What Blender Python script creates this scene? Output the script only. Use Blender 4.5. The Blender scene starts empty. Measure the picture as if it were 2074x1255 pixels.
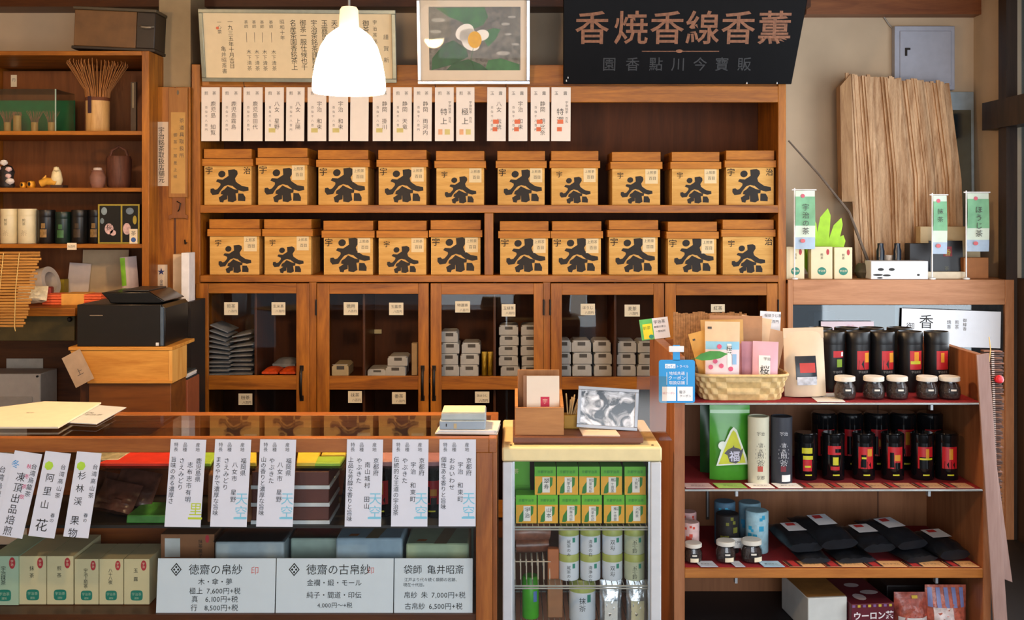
import bpy, math, random
from mathutils import Vector, Matrix, Euler
random.seed(7)
scene = bpy.context.scene
COL = scene.collection
# ---------------------------------------------------------------- camera, light, exposure
F, CX, HZ, EYE = 2200.0, 1037.0, 430.0, 1.5          # focal length (px of the 2074 px frame), principal point, eye height
cd = bpy.data.cameras.new('camera'); cam = bpy.data.objects.new('camera', cd); COL.objects.link(cam)
cam.location = (0, 0, EYE); cam.rotation_euler = (math.pi/2, 0, 0)
cd.sensor_width = 36; cd.lens = F*36/2074; cd.shift_x = 0; cd.shift_y = -(627.5-HZ)/2074
cd.clip_start = 0.02; cd.clip_end = 60
scene.camera = cam
w = bpy.data.worlds.new('world'); scene.world = w; w.use_nodes = True
bg = w.node_tree.nodes['Background']; bg.inputs[0].default_value = (0.75, 0.86, 1, 1); bg.inputs[1].default_value = 0.7
def area(name, loc, rot, sx, sy, power, colr):
    l = bpy.data.lights.new(name, 'AREA'); l.shape = 'RECTANGLE'; l.size = sx; l.size_y = sy; l.energy = power; l.color = colr
    o = bpy.data.objects.new(name, l); COL.objects.link(o); o.location = loc; o.rotation_euler = rot; return o
R = math.radians
# daylight through the open shop front (behind the camera) and through the side window
area('shopfront_daylight', (0.9, -1.9, 1.25), (R(90), 0, 0), 3.4, 2.0, 120, (0.86, 0.93, 1.0))
area('side_window_daylight', (2.28, 3.3, 1.45), (0, R(90), 0), 1.6, 2.6, 55, (0.86, 0.93, 1.0))
WARM = (1.0, 0.62, 0.30)
LAMPS = [(707, 3.2, 2.02, 46), (-1.9, 3.3, 2.3, 30), (1.35, 3.0, 2.3, 12), (-0.9, 1.5, 2.3, 30), (0.9, 1.3, 2.3, 12)]
scene.view_settings.view_transform = 'Standard'; scene.view_settings.look = 'None'
scene.view_settings.gamma = 1; scene.view_settings.use_curve_mapping = False
scene.view_settings.exposure = 0.25
scene.cycles.use_denoising = True
scene.cycles.max_bounces = 8; scene.cycles.transparent_max_bounces = 16
scene.cycles.caustics_reflective = False; scene.cycles.caustics_refractive = False
scene.cycles.sample_clamp_indirect = 4
# ---------------------------------------------------------------- helpers: pixel -> place
def XS(px, Y): return (px-CX)/F*Y
def ZS(py, Y): return EYE-(py-HZ)/F*Y
def PX(n, Y): return n*Y/F
ORD = ['first', 'second', 'third', 'fourth', 'fifth', 'sixth', 'seventh', 'eighth', 'ninth', 'tenth', 'eleventh', 'twelfth', 'thirteenth', 'fourteenth', 'fifteenth', 'sixteenth', 'seventeenth']
def nth(i, n=None):
    if i == 0: return 'leftmost'
    if n is not None and i == n-1: return 'rightmost'
    return ORD[i]+' from left'
# ---------------------------------------------------------------- materials
def lin(h):
    h = h.lstrip('#'); c = [int(h[i:i+2], 16)/255 for i in (0, 2, 4)]
    return tuple(x/12.92 if x <= .04045 else ((x+.055)/1.055)**2.4 for x in c)+(1,)
MC = {}
def mat(hx, rough=.6, metal=0, var=.10, scale=25, spec=.4, emit=0, bump=0):
    key = (hx, rough, metal, var, scale, spec, emit, bump)
    if key in MC: return MC[key]
    m = bpy.data.materials.new('paint_'+hx.strip('#')); m.use_nodes = True; nt = m.node_tree
    b = nt.nodes['Principled BSDF']; b.inputs['Roughness'].default_value = rough; b.inputs['Metallic'].default_value = metal
    b.inputs['Specular IOR Level'].default_value = spec
    c = lin(hx); b.inputs['Base Color'].default_value = c
    tc = nt.nodes.new('ShaderNodeTexCoord'); n = nt.nodes.new('ShaderNodeTexNoise'); n.inputs['Scale'].default_value = scale; n.inputs['Detail'].default_value = 3
    nt.links.new(tc.outputs['Object'], n.inputs['Vector'])
    r = nt.nodes.new('ShaderNodeValToRGB'); r.color_ramp.elements[0].position = .3; r.color_ramp.elements[1].position = .7
    r.color_ramp.elements[0].color = tuple(x*(1-var) for x in c[:3])+(1,); r.color_ramp.elements[1].color = tuple(min(1, x*(1+var)) for x in c[:3])+(1,)
    nt.links.new(n.outputs['Fac'], r.inputs[0]); nt.links.new(r.outputs[0], b.inputs['Base Color'])
    if emit:
        b.inputs['Emission Color'].default_value = c; b.inputs['Emission Strength'].default_value = emit
    if bump:
        bp = nt.nodes.new('ShaderNodeBump'); bp.inputs['Strength'].default_value = bump; bp.inputs['Distance'].default_value = .003
        nt.links.new(n.outputs['Fac'], bp.inputs['Height']); nt.links.new(bp.outputs[0], b.inputs['Normal'])
    MC[key] = m; return m
def wood(h1, h2, axis='x', rough=.42, scale=9, fine=1.0):
    key = ('w', h1, h2, axis, rough, scale, fine)
    if key in MC: return MC[key]
    m = bpy.data.materials.new('wood_'+h1.strip('#')+axis); m.use_nodes = True; nt = m.node_tree
    b = nt.nodes['Principled BSDF']; b.inputs['Roughness'].default_value = rough; b.inputs['Specular IOR Level'].default_value = .35
    tc = nt.nodes.new('ShaderNodeTexCoord'); mp = nt.nodes.new('ShaderNodeMapping')
    s = {'x': (.10, 1, 1), 'y': (1, .10, 1), 'z': (1, 1, .10)}[axis]; mp.inputs['Scale'].default_value = tuple(k*scale for k in s)
    n = nt.nodes.new('ShaderNodeTexNoise'); n.inputs['Scale'].default_value = 2.2; n.inputs['Detail'].default_value = 4; n.inputs['Distortion'].default_value = 1.2
    n2 = nt.nodes.new('ShaderNodeTexNoise'); n2.inputs['Scale'].default_value = 22*fine; n2.inputs['Detail'].default_value = 3
    mx = nt.nodes.new('ShaderNodeMath'); mx.operation = 'MULTIPLY_ADD'; mx.inputs[1].default_value = .35
    r = nt.nodes.new('ShaderNodeValToRGB'); r.color_ramp.elements[0].position = .45; r.color_ramp.elements[1].position = .9
    r.color_ramp.elements[0].color = lin(h1); r.color_ramp.elements[1].color = lin(h2)
    nt.links.new(tc.outputs['Object'], mp.inputs[0]); nt.links.new(mp.outputs[0], n.inputs['Vector']); nt.links.new(mp.outputs[0], n2.inputs['Vector'])
    nt.links.new(n2.outputs['Fac'], mx.inputs[0]); nt.links.new(n.outputs['Fac'], mx.inputs[2]); nt.links.new(mx.outputs[0], r.inputs[0])
    nt.links.new(r.outputs[0], b.inputs['Base Color'])
    MC[key] = m; return m
def glass(tint='#ffffff', refl=1.0, rough=.02, base=0.0):
    key = ('g', tint, refl, rough, base)
    if key in MC: return MC[key]
    m = bpy.data.materials.new('clear_glass'); m.use_nodes = True; nt = m.node_tree; nt.nodes.clear()
    o = nt.nodes.new('ShaderNodeOutputMaterial'); t = nt.nodes.new('ShaderNodeBsdfTransparent'); t.inputs[0].default_value = lin(tint)
    g = nt.nodes.new('ShaderNodeBsdfGlossy'); g.inputs['Roughness'].default_value = rough
    f = nt.nodes.new('ShaderNodeFresnel'); ge = nt.nodes.new('ShaderNodeNewGeometry'); io = nt.nodes.new('ShaderNodeMath'); io.operation = 'MULTIPLY_ADD'
    io.inputs[1].default_value = 1/1.45-1.45; io.inputs[2].default_value = 1.45; nt.links.new(ge.outputs['Backfacing'], io.inputs[0]); nt.links.new(io.outputs[0], f.inputs[0])   # a thin pane reflects alike from both faces
    k = nt.nodes.new('ShaderNodeMath'); k.operation = 'MULTIPLY_ADD'; k.inputs[1].default_value = refl; k.inputs[2].default_value = base; k.use_clamp = True
    x = nt.nodes.new('ShaderNodeMixShader')
    nt.links.new(f.outputs[0], k.inputs[0]); nt.links.new(k.outputs[0], x.inputs[0]); nt.links.new(t.outputs[0], x.inputs[1]); nt.links.new(g.outputs[0], x.inputs[2]); nt.links.new(x.outputs[0], o.inputs[0])
    MC[key] = m; return m
W1, W2 = '#76400c', '#b06c1c'       # honey coloured cabinet wood
WX, WZ, WY = wood(W1, W2, 'x'), wood(W1, W2, 'z'), wood(W1, W2, 'y')
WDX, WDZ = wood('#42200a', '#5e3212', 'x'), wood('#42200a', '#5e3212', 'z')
WINX = wood('#20120a', '#2c1a0e', 'x')
LIDW = wood('#8c500f', '#c07a1e', 'x', .55, 14)
CHEST = wood('#bc8a3c', '#dcae62', 'x', .6, 12)
WHITE = mat('#e6e4e0', .75, var=.03); CREAM = mat('#e6d8ba', .7, var=.04); KRAFT = mat('#c9a273', .8, var=.06)
INK = mat('#1a1714', .6, var=.05); INKG = mat('#4a4744', .7, var=.05); BLACK = mat('#0c0c0e', .35, var=.1); REDK = mat('#c8503c', .7, var=.1)
GLASS = glass(); PANE = glass('#fafaf8', .45); IRON = mat('#2a2420', .4, .7); STEEL = mat('#b0b2b4', .35, .8)
SILVER = mat('#c8ccd2', .3, .85, var=.1, scale=60, bump=.6)
FELT = mat('#8a1820', .95, var=.12, scale=150)
# ---------------------------------------------------------------- mesh builder
GC = {}
def glyph(ch, bold):
    k = (ch, bold)
    if k not in GC:
        c = bpy.data.curves.new('g', 'FONT'); c.body = ch; c.resolution_u = 2; c.size = 1; c.offset = bold
        o = bpy.data.objects.new('g', c); me = o.to_mesh()
        vs = [tuple(v.co) for v in me.vertices]; fs = [tuple(p.vertices) for p in me.polygons]
        o.to_mesh_clear(); bpy.data.objects.remove(o); bpy.data.curves.remove(c)
        GC[k] = (vs, fs, (min(v[0] for v in vs), max(v[0] for v in vs)) if vs else (0, .3))
    return GC[k]
class MB:
    def __init__(s): s.v = []; s.f = []; s.mi = []; s.sm = []; s.mats = []
    def add(s, vs, fs, m, sm=False, T=None):
        b = len(s.v)
        s.v += [tuple(T @ Vector(v)) for v in vs] if T is not None else [tuple(v) for v in vs]
        s.f += [tuple(i+b for i in f) for f in fs]
        if m not in s.mats: s.mats.append(m)
        k = s.mats.index(m); s.mi += [k]*len(fs); s.sm += [sm]*len(fs); return s
    def box(s, x0, x1, y0, y1, z0, z1, m, T=None):
        vs = [(x, y, z) for z in (z0, z1) for y in (y0, y1) for x in (x0, x1)]
        return s.add(vs, [(0, 2, 3, 1), (4, 5, 7, 6), (0, 1, 5, 4), (2, 6, 7, 3), (0, 4, 6, 2), (1, 3, 7, 5)], m, False, T)
    def pb(s, px0, px1, py0, py1, Y0, Y1, m):           # a box from its front face in the photograph at depth Y0
        return s.box(XS(px0, Y0), XS(px1, Y0), Y0, Y1, ZS(py1, Y0), ZS(py0, Y0), m)
    def prism(s, pts, y0, y1, m, T=None):               # outline in x,z (counter-clockwise seen from -y), extruded along y
        a = sum(pts[i][0]*pts[(i+1) % len(pts)][1]-pts[(i+1) % len(pts)][0]*pts[i][1] for i in range(len(pts)))
        if a < 0: pts = pts[::-1]
        n = len(pts); vs = [(x, y0, z) for x, z in pts]+[(x, y1, z) for x, z in pts]
        fs = [tuple(range(n)), tuple(range(2*n-1, n-1, -1))]+[(i, n+i, n+(i+1) % n, (i+1) % n) for i in range(n)]
        return s.add(vs, fs, m, False, T)
    def flat(s, pts, y, m, T=None):                     # one flat polygon in x,z facing -y
        a = sum(pts[i][0]*pts[(i+1) % len(pts)][1]-pts[(i+1) % len(pts)][0]*pts[i][1] for i in range(len(pts)))
        if a < 0: pts = pts[::-1]
        return s.add([(x, y, z) for x, z in pts], [tuple(range(len(pts)))], m, False, T)
    def rect(s, x0, x1, z0, z1, y, m, T=None): return s.flat([(x0, z0), (x1, z0), (x1, z1), (x0, z1)], y, m, T)
    def ell(s, cx, cz, rx, rz, y, m, n=16, T=None, rot=0):
        c, d = math.cos(rot), math.sin(rot)
        return s.flat([(cx+rx*math.cos(t)*c-rz*math.sin(t)*d, cz+rx*math.cos(t)*d+rz*math.sin(t)*c) for t in [2*math.pi*i/n for i in range(n)]], y, m, T)
    def lathe(s, prof, m, c=(0, 0, 0), n=28, T=None, cap=True):
        vs = []; fs = []
        for r, z in prof: vs += [(c[0]+r*math.cos(2*math.pi*i/n), c[1]+r*math.sin(2*math.pi*i/n), c[2]+z) for i in range(n)]
        for k in range(len(prof)-1): fs += [(k*n+i, k*n+(i+1) % n, (k+1)*n+(i+1) % n, (k+1)*n+i) for i in range(n)]
        s.add(vs, fs, m, True, T)
        if cap:
            for k, rev in ((0, True), (len(prof)-1, False)):
                if prof[k][0] > 1e-4:
                    ring = vs[k*n:(k+1)*n]; s.add(ring, [tuple(range(n))[::-1] if rev else tuple(range(n))], m, False, T)
        return s
    def tube(s, pts, r, m, n=8, T=None, r2=None):
        pts = [Vector(p) for p in pts]; vs = []; L = len(pts)
        for i, p in enumerate(pts):
            d = (pts[min(i+1, L-1)]-pts[max(i-1, 0)]).normalized(); u = d.orthogonal().normalized()
            if i and abs(u.dot(pu)) < .999:
                u = (pu-d*pu.dot(d)).normalized()
            pu = u; v = d.cross(u); rr = r if r2 is None else r+(r2-r)*i/(L-1)
            vs += [tuple(p+u*rr*math.cos(2*math.pi*k/n)+v*rr*math.sin(2*math.pi*k/n)) for k in range(n)]
        fs = [(i*n+k, i*n+(k+1) % n, (i+1)*n+(k+1) % n, (i+1)*n+k) for i in range(L-1) for k in range(n)]
        fs += [tuple(range(n))[::-1], tuple(range((L-1)*n, L*n))]
        return s.add(vs, fs, m, True, T)
    def patch(s, r, x0, x1, z0, z1, m, n=8, c=(0, 0)):  # a label wrapped on a cylinder; x along the arc, x = 0 faces -y
        vs = []
        for i in range(n+1):
            a = (x0+(x1-x0)*i/n)/r; vs += [(c[0]+r*math.sin(a), c[1]-r*math.cos(a), z) for z in (z0, z1)]
        return s.add(vs, [(2*i, 2*i+2, 2*i+3, 2*i+1) for i in range(n)], m, True)
    def text(s, st, x, z, size, m, y=-.0008, v=False, pitch=None, bold=0.0, wrap=None, T=None, al='c', sx=1.0):
        # horizontal: x,z = centre of the line; vertical: x = column centre, z = top of the column
        if v:
            pitch = pitch or size*1.06
            for i, ch in enumerate(st):
                if ch != ' ': s._g(ch, x-size*.5*sx, z-size*.88-i*pitch, size, m, y, bold, wrap, T, sx)
        else:
            ws = [(.5 if ch == ' ' else (glyph(ch, bold)[2][1]+.06 if ord(ch) < 0x2000 else 1.0))*size*(1 if pitch is None else pitch) for ch in st]
            x0 = x-sum(ws)/2*sx if al == 'c' else x
            for ch, wd in zip(st, ws):
                if ch != ' ': s._g(ch, x0, z-size*.38, size, m, y, bold, wrap, T, sx)
                x0 += wd*sx
        return s
    def _g(s, ch, x, z, size, m, y, bold, wrap, T, sx=1.0):
        vs, fs, _ = glyph(ch, bold)
        if wrap: vs = [(wrap*math.sin((x+a*size)/wrap), -wrap*math.cos((x+a*size)/wrap), z+b*size) for a, b, c in vs]
        else: vs = [(x+a*size*sx, y, z+b*size) for a, b, c in vs]
        s.add(vs, fs, m, False, T)
    def build(s, name, parent=None, org=(0, 0, 0), bevel=0, seg=2):
        me = bpy.data.meshes.new(name); o0, o1, o2 = org
        me.from_pydata([(a-o0, b-o1, c-o2) for a, b, c in s.v], [], s.f)
        for m in s.mats: me.materials.append(m)
        me.polygons.foreach_set('material_index', s.mi); me.polygons.foreach_set('use_smooth', s.sm); me.update(); me.set_sharp_from_angle(angle=R(38))
        o = bpy.data.objects.new(name, me); COL.objects.link(o)
        if parent is not None: o.parent = parent
        else: o.location = org
        if bevel:
            b = o.modifiers.new('bevel', 'BEVEL'); b.width = bevel; b.segments = seg; b.limit_method = 'ANGLE'; b.angle_limit = R(50); b.harden_normals = False
        return o
def tag(o, label, cat, group=None):
    o['label'] = label; o['category'] = cat
    if group: o['group'] = group
    return o
def thing(name, label, cat, loc=(0, 0, 0), group=None, rot=(0, 0, 0)):
    o = bpy.data.objects.new(name, None); COL.objects.link(o); o.location = loc; o.rotation_euler = rot; o.empty_display_size = .05
    return tag(o, label, cat, group)
def struct(o): o['kind'] = 'structure'; return o
def dup(root, loc, label, rot=None, group=None, name=None):
    r = root.copy(); COL.objects.link(r); r.location = loc; r['label'] = label
    if rot is not None: r.rotation_euler = rot
    if group: r['group'] = group
    def kids(a, b):
        for ch in list(a.children):
            c = ch.copy(); COL.objects.link(c); c.parent = b; kids(ch, c)
    kids(root, r); return r
def card(name, label, cat, q, Y, m=None, texts=(), tilt=0, roll=0, group=None, thick=.0008, shapes=None, hang=False, rz=0, baseZ=None):
    # q = (x0, y0, x1, y1) in the photograph; texts: (string, px from left, px from top, size px, material, 'v' or 'h', pitch px)
    k = Y/F; wd, h = (q[2]-q[0])*k, (q[3]-q[1])*k
    b = MB(); b.box(-wd/2, wd/2, 0, thick, 0, h, m or WHITE)
    if shapes: shapes(b, k, wd, h)
    for t in texts:
        st, tx, ty, sz, tm, d = t[:6]; pt = t[6]*k if len(t) > 6 else None
        if d == 'v': b.text(st, -wd/2+tx*k, h-ty*k, sz*k, tm, v=True, pitch=pt)
        else: b.text(st, -wd/2+tx*k, h-ty*k, sz*k, tm)
    o = b.build(name)
    e = Euler((R(tilt), R(roll), R(rz))); xm = (q[0]+q[2])/2
    if hang: o.location = Vector((XS(xm, Y), Y, ZS(q[1], Y)))-e.to_matrix() @ Vector((0, 0, h))
    else: o.location = (XS(xm, Y), Y, ZS(q[3], Y) if baseZ is None else baseZ)
    o.rotation_euler = e
    return tag(o, label, cat, group)
def grid_pouch(b, wd, h, t, m, nx=10, nz=14, crimp=.12, T=None, topw=1.0, wob=.0015, ruf=0):
    # a filled pouch standing on its base: sealed flat top edge, bulging belly
    vs = []; rnd = random.Random(int(wd*1e5)+int(h*1e4))
    for side in (-1, 1):
        for j in range(nz+1):
            v = j/nz
            for i in range(nx+1):
                u = -1+2*i/nx
                bz = min(1, (1-v)/(1-crimp)) if v > crimp else 1
                belly = (1-abs(u)**3.2)*(math.sin(min(1, (1-v)*1.25)*math.pi/2)**.9)*(0.75+.25*math.sin(math.pi*min(1, v*1.6)))
                y = side*(t/2*belly+.0008)+(rnd.uniform(-wob, wob)*belly)
                vs.append((u*wd/2*(1+(topw-1)*v), y, v*h+ruf*math.sin(u*9)*v))
    n = (nx+1)*(nz+1); fs = []
    for j in range(nz):
        for i in range(nx):
            a = j*(nx+1)+i; fs.append((a, a+1, a+nx+2, a+nx+1)); fs.append((n+a, n+a+nx+1, n+a+nx+2, n+a+1))
    for i in range(nx):
        fs.append((i, n+i, n+i+1, i+1)); a = nz*(nx+1)+i; fs.append((a, a+1, n+a+1, n+a))
    for j in range(nz):
        a = j*(nx+1); fs.append((a, a+nx+1, n+a+nx+1, n+a)); a += nx; fs.append((a, n+a, n+a+nx+1, a+nx+1))
    b.add(vs, fs, m, True, T)
    def surf(u, v):                                     # a point just in front of the pouch's front face
        belly = (1-abs(u)**3.2)*(math.sin(min(1, (1-v)*1.25)*math.pi/2)**.9)*(0.75+.25*math.sin(math.pi*min(1, v*1.6)))
        return Vector((u*wd/2*(1+(topw-1)*v), -(t/2*belly+.0030), v*h))
    return surf
def decal(b, surf, u0, u1, v0, v1, m, n=6, T=None, lift=0):
    vs = [tuple(surf(u0+(u1-u0)*i/n, v0+(v1-v0)*j/n)+Vector((0, -lift, 0))) for j in range(n+1) for i in range(n+1)]
    fs = [(j*(n+1)+i, j*(n+1)+i+1, (j+1)*(n+1)+i+1, (j+1)*(n+1)+i) for j in range(n) for i in range(n)]
    b.add(vs, fs, m, True, T)
# ================================================================ the room
def slab(name, x0, x1, y0, y1, z0, z1, m):
    return struct(MB().box(x0, x1, y0, y1, z0, z1, m).build(name))
WALL = mat('#c4ae92', .9, var=.06, scale=6, bump=.15); CEIL = wood('#5a3a22', '#7a5232', 'x', .6)
slab('floor', -3.0, 2.5, -2.1, 5.6, -.06, 0, mat('#1a1512', .7, var=.1))
slab('ceiling', -3.0, 2.5, -2.1, 5.6, 2.62, 2.70, CEIL)
slab('wall_back', -3.0, 2.5, 5.45, 5.55, 0, 2.62, WALL)
slab('wall_left', -3.0, -2.9, -2.1, 5.45, 0, 2.62, WALL)
# right wall: plaster behind, a glazed opening nearer the street
rx = 2.316
slab('wall_right', rx, rx+.08, 5.06, 5.45, 0, 2.62, WALL)
DARKW = wood('#241912', '#3a2a1e', 'z', .5)
b = MB(); b.box(rx-.05, rx+.001, 4.98, 5.06, 0, 2.62, DARKW); b.box(rx, rx+.05, 4.0, 4.06, 0, 2.62, DARKW); b.box(rx, rx+.05, 2.0, 4.98, 0, 1.2, DARKW); b.box(rx, rx+.05, 2.0, 4.98, 2.5, 2.62, DARKW)
struct(b.build('window_frame'))
b = MB(); b.box(rx+.02, rx+.026, 2.0, 4.98, 1.2, 2.5, glass('#c9d2da', 1.0)); struct(b.build('window_1'))
b = MB(); b.box(rx+1.2, rx+1.25, 0, 8, -.5, 4, mat('#c4ccd2', .9, var=.25, scale=2)); struct(b.build('wall_outside'))
b = MB(); b.box(rx-.07, rx+.02, 4.55, 5.19, ZS(262, 5.12), ZS(206, 5.12), DARKW); struct(b.build('trim_1'))     # dark rail along the side window
# timber beams where wall and ceiling meet
b = MB(); b.box(-2.9, XS(1640, 5.3), 5.28, 5.45, 2.50, 2.62, WDX); struct(b.build('trim_2'))
b = MB(); b.box(XS(1640, 5.3), rx, 5.36, 5.45, ZS(29, 5.36), 2.62, wood('#6a3a20', '#8a5430', 'x')); struct(b.build('trim_3'))
b = MB(); b.box(XS(1640, 5.43), rx, 5.425, 5.45, ZS(33, 5.42), ZS(29, 5.42), mat('#8f8578', .7)); struct(b.build('trim_4'))
# plank wall between the two cabinets
PY = 4.97
b = MB(); b.pb(316, 385, 176, 640, PY, PY+.02, WZ); b.box(XS(316, PY), XS(385, PY), PY, PY+.02, 0, ZS(640, PY), WZ); b.pb(352, 356, 176, 640, PY-.004, PY, WDZ); struct(b.build('wall_panel', bevel=.001))
b = MB(); b.pb(322, 386, -20, 176, 5.05, 5.45, mat('#a08a68', .9, var=.05)); struct(b.build('wall_pillar'))
# ================================================================ the main tea cabinet
CY = 5.0; CB = 5.42
cab = thing('tea_cabinet', 'large honey-coloured wooden wall cabinet with two open shelves above glazed doors', 'cabinet', (XS(990, CY), CY, 0))
og = tuple(cab.location)
SH1, SH2, CT = ZS(415, CY), ZS(557, CY), ZS(130, CY)
def cpart(name, mb, bev=.002, par=cab): return mb.build(name, par, og if par is cab else tuple(Vector(og)), bev)
x0, x1 = XS(388, CY), XS(1592, CY); xi0, xi1 = XS(405.5, CY), XS(1576, CY)
cpart('side_panel', MB().box(x0, xi0, CY, CB, 0, CT, WZ)); cpart('side_panel', MB().box(xi1, x1, CY, CB, 0, CT, WZ))
cpart('top_rail', MB().box(xi0, xi1, CY, CY+.03, ZS(207, CY), ZS(174, CY), WX)); cpart('top_fascia', MB().box(xi0, xi1, CY+.02, CY+.04, ZS(174, CY), CT, WX))
cpart('roof_board', MB().box(xi0, xi1, CY+.04, CB, ZS(207, CY)+.04, ZS(207, CY)+.06, WX))
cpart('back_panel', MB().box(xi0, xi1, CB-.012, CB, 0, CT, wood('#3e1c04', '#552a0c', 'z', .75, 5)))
cpart('shelf', MB().box(xi0, xi1, CY-.004, CB-.012, ZS(431, CY), SH1, WX)); cpart('shelf', MB().box(xi0, xi1, CY-.006, CB-.012, ZS(571, CY), SH2, WX))
cpart('divider', MB().box(XS(981, CY), XS(999, CY), CY, CB-.012, SH2, ZS(431, CY), WZ))
LSH = ZS(776, CY)+.018
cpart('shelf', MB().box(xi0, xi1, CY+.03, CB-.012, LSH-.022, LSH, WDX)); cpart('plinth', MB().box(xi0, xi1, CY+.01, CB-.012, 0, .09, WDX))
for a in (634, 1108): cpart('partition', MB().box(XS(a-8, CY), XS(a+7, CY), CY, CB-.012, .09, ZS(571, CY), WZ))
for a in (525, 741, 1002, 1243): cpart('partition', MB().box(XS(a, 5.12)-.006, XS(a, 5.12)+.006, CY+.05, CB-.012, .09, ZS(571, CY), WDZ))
DT, DB, DY = ZS(573, CY), .10, 4.985
for i, (a, c, ga, gc, hinge, handle) in enumerate([(397, 626, 422, 600, 'l', 611), (642, 868, 667, 847, 'l', 856), (872, 1100, 894, 1081, 'r', 879), (1116, 1345, 1138, 1324, 'l', None), (1347, 1575, 1369, 1553, 'r', None)]):
    d = MB()
    d.box(XS(a, DY), XS(ga, DY), DY, DY+.0145, DB, DT, WZ); d.box(XS(gc, DY), XS(c, DY), DY, DY+.0145, DB, DT, WZ)
    for z0, z1 in ((ZS(594+i, DY), DT), (ZS(789, DY), ZS(760+i, DY)), (DB, DB+.08)): d.box(XS(ga, DY), XS(gc, DY), DY+.001, DY+.0135, z0, z1, WX)
    do = cpart('door', d, .0015)
    g = MB()
    for z0, z1 in ((ZS(760, DY), ZS(594, DY)), (DB+.08, ZS(789, DY))): g.box(XS(ga, DY), XS(gc, DY), DY+.006, DY+.0085, z0, z1, PANE)
    cpart('glass_pane', g, 0, do)
    hx = XS(a-2 if hinge == 'l' else c+1, DY)
    for z in (ZS(622, DY), .35): cpart('hinge', MB().lathe([(.004, -.036), (.004, .036)], IRON, (hx, DY-.002, z), 10), 0, do)
    if handle:
        hx = XS(handle, DY); z0, z1 = ZS(806, DY), ZS(745, DY)
        h = MB(); h.tube([(hx, DY-.005, z0), (hx, DY-.022, z0+.02), (hx, DY-.027, (z0+z1)/2), (hx, DY-.022, z1-.02), (hx, DY-.005, z1)], .007, IRON, 10)
        h.box(hx-.009, hx+.009, DY-.004, DY, z0-.012, z0+.012, IRON); h.box(hx-.009, hx+.009, DY-.004, DY, z1-.012, z1+.012, IRON)
        cpart('handle', h, 0, do)
# ---------------------------------------------------------------- what lies behind the cabinet doors
GREYP = mat('#8d8f96', .5, var=.15, scale=40, bump=.3); PACK = mat('#c2bfbd', .5, var=.08, scale=30, bump=.2); LBL = mat('#55504c', .7, var=.1)
def flatpack(name, label, cat, group, x, y, z, wd, dp, h, m, rz=0, tilt=0, lab=None):
    b = MB(); n = 6; vs = []
    for s in (0, 1):
        for j in range(n+1):
            for i in range(n+1):
                u, v = -1+2*i/n, -1+2*j/n; e = (1-abs(u)**4)*(1-abs(v)**4)
                vs.append((u*wd/2, v*dp/2, h*.5+(s*2-1)*(h*.5*(.25+.75*e))))
    k = (n+1)**2; fs = []
    for j in range(n):
        for i in range(n):
            a = j*(n+1)+i; fs += [(a, a+n+1, a+n+2, a+1), (k+a, k+a+1, k+a+n+2, k+a+n+1)]
    for i in range(n):
        for a, d in ((i, i+1), (n*(n+1)+i+1, n*(n+1)+i), ((i+1)*(n+1), i*(n+1)), (i*(n+1)+n, (i+1)*(n+1)+n)): fs.append((a, d, k+d, k+a))
    b.add(vs, fs, m, True)
    if lab: b.rect(-lab[0]/2, lab[0]/2, h*.5-lab[1]/2+lab[2], h*.5+lab[1]/2+lab[2], -dp/2-.001, LBL)
    o = b.build(name); o.location = (x, y, z); o.rotation_euler = (R(tilt), 0, R(rz))
    return tag(o, label, cat, group)
rnd = random.Random(3); ly = 5.17
for col, (cx, yy) in enumerate(((451, 5.17), (496, 5.19))):
    z = LSH
    for k in range(11 - 2*col):
        h = rnd.uniform(.017, .022); tl = (0 if k < 4 else (14 if col == 0 else -9))
        o = flatpack('tea_packet', f'grey tea packet, {ORD[k]} from bottom in the {"left" if col==0 else "right"} pile behind the first glass door', 'packet', 'grey tea packets behind the first glass door', XS(cx+rnd.uniform(-3, 3), 5.17), yy, z, (.108 if k < 7 else .09), .2, h, GREYP, rnd.uniform(-1, 1))
        an_ = max(0, k-3)*(3.2 if col == 0 else -2.2); o.rotation_euler[1] = R(an_); z += h+.0006+(.0032 if k >= 3 else 0)
ORNG = mat('#e8541c', .45, var=.25, scale=60)
for k, px in enumerate((551, 587)):
    o = flatpack('snack_packet', f'bright orange packet on the cabinet floor, {("left","right")[k]} one behind the first door', 'packet', None, XS(px, 5.12), 5.14, LSH, .074, .14, .038, ORNG)
flatpack('paper_sheaf', 'grey paper sheaf stacked behind the orange packets in the cabinet', 'papers', None, XS(580, 5.3), 5.31, LSH, .11, .14, .06, GREYP)
# white cartons: (x0, x1, rows of (top, bottom)) at depth 5.1
def carton(px0, px1, n, hpx, door, colname, base=LSH, Y=5.1, m=PACK, grp=None, jit=2):
    z = base
    for k in range(n):
        h = PX(hpx, Y); wd = PX(px1-px0-2, Y); b = MB()
        b.prism([(-wd/2, 0), (wd/2, 0), (wd/2, h*.78), (wd/2-.012, h-.002), (-wd/2+.012, h-.002), (-wd/2, h*.78)], 0, .16, m)
        lx = rnd.uniform(-.004, .004); b.rect(lx-.018, lx+.018, h*.55, h*.85, -.0008, LBL)
        b.rect(-wd/2+.004, wd/2-.004, h*.93, h*.97, -.0006, mat('#e4e2df', .4))
        o = b.build('tea_carton', bevel=.002); o.location = (XS((px0+px1)/2+rnd.uniform(-jit, jit), Y), Y, z); z += h+.0004
        tag(o, f'white tea carton, {ORD[k]} from bottom of the {colname} pile behind the {door} glass door', 'box', f'white tea cartons behind the {door} door')
carton(672, 708, 1, 24, 'second', 'left hand', m=mat('#c9b48e', .6))
carton(743, 782, 1, 14, 'second', 'low middle'); carton(782, 824, 2, 20, 'second', 'right hand')
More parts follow.
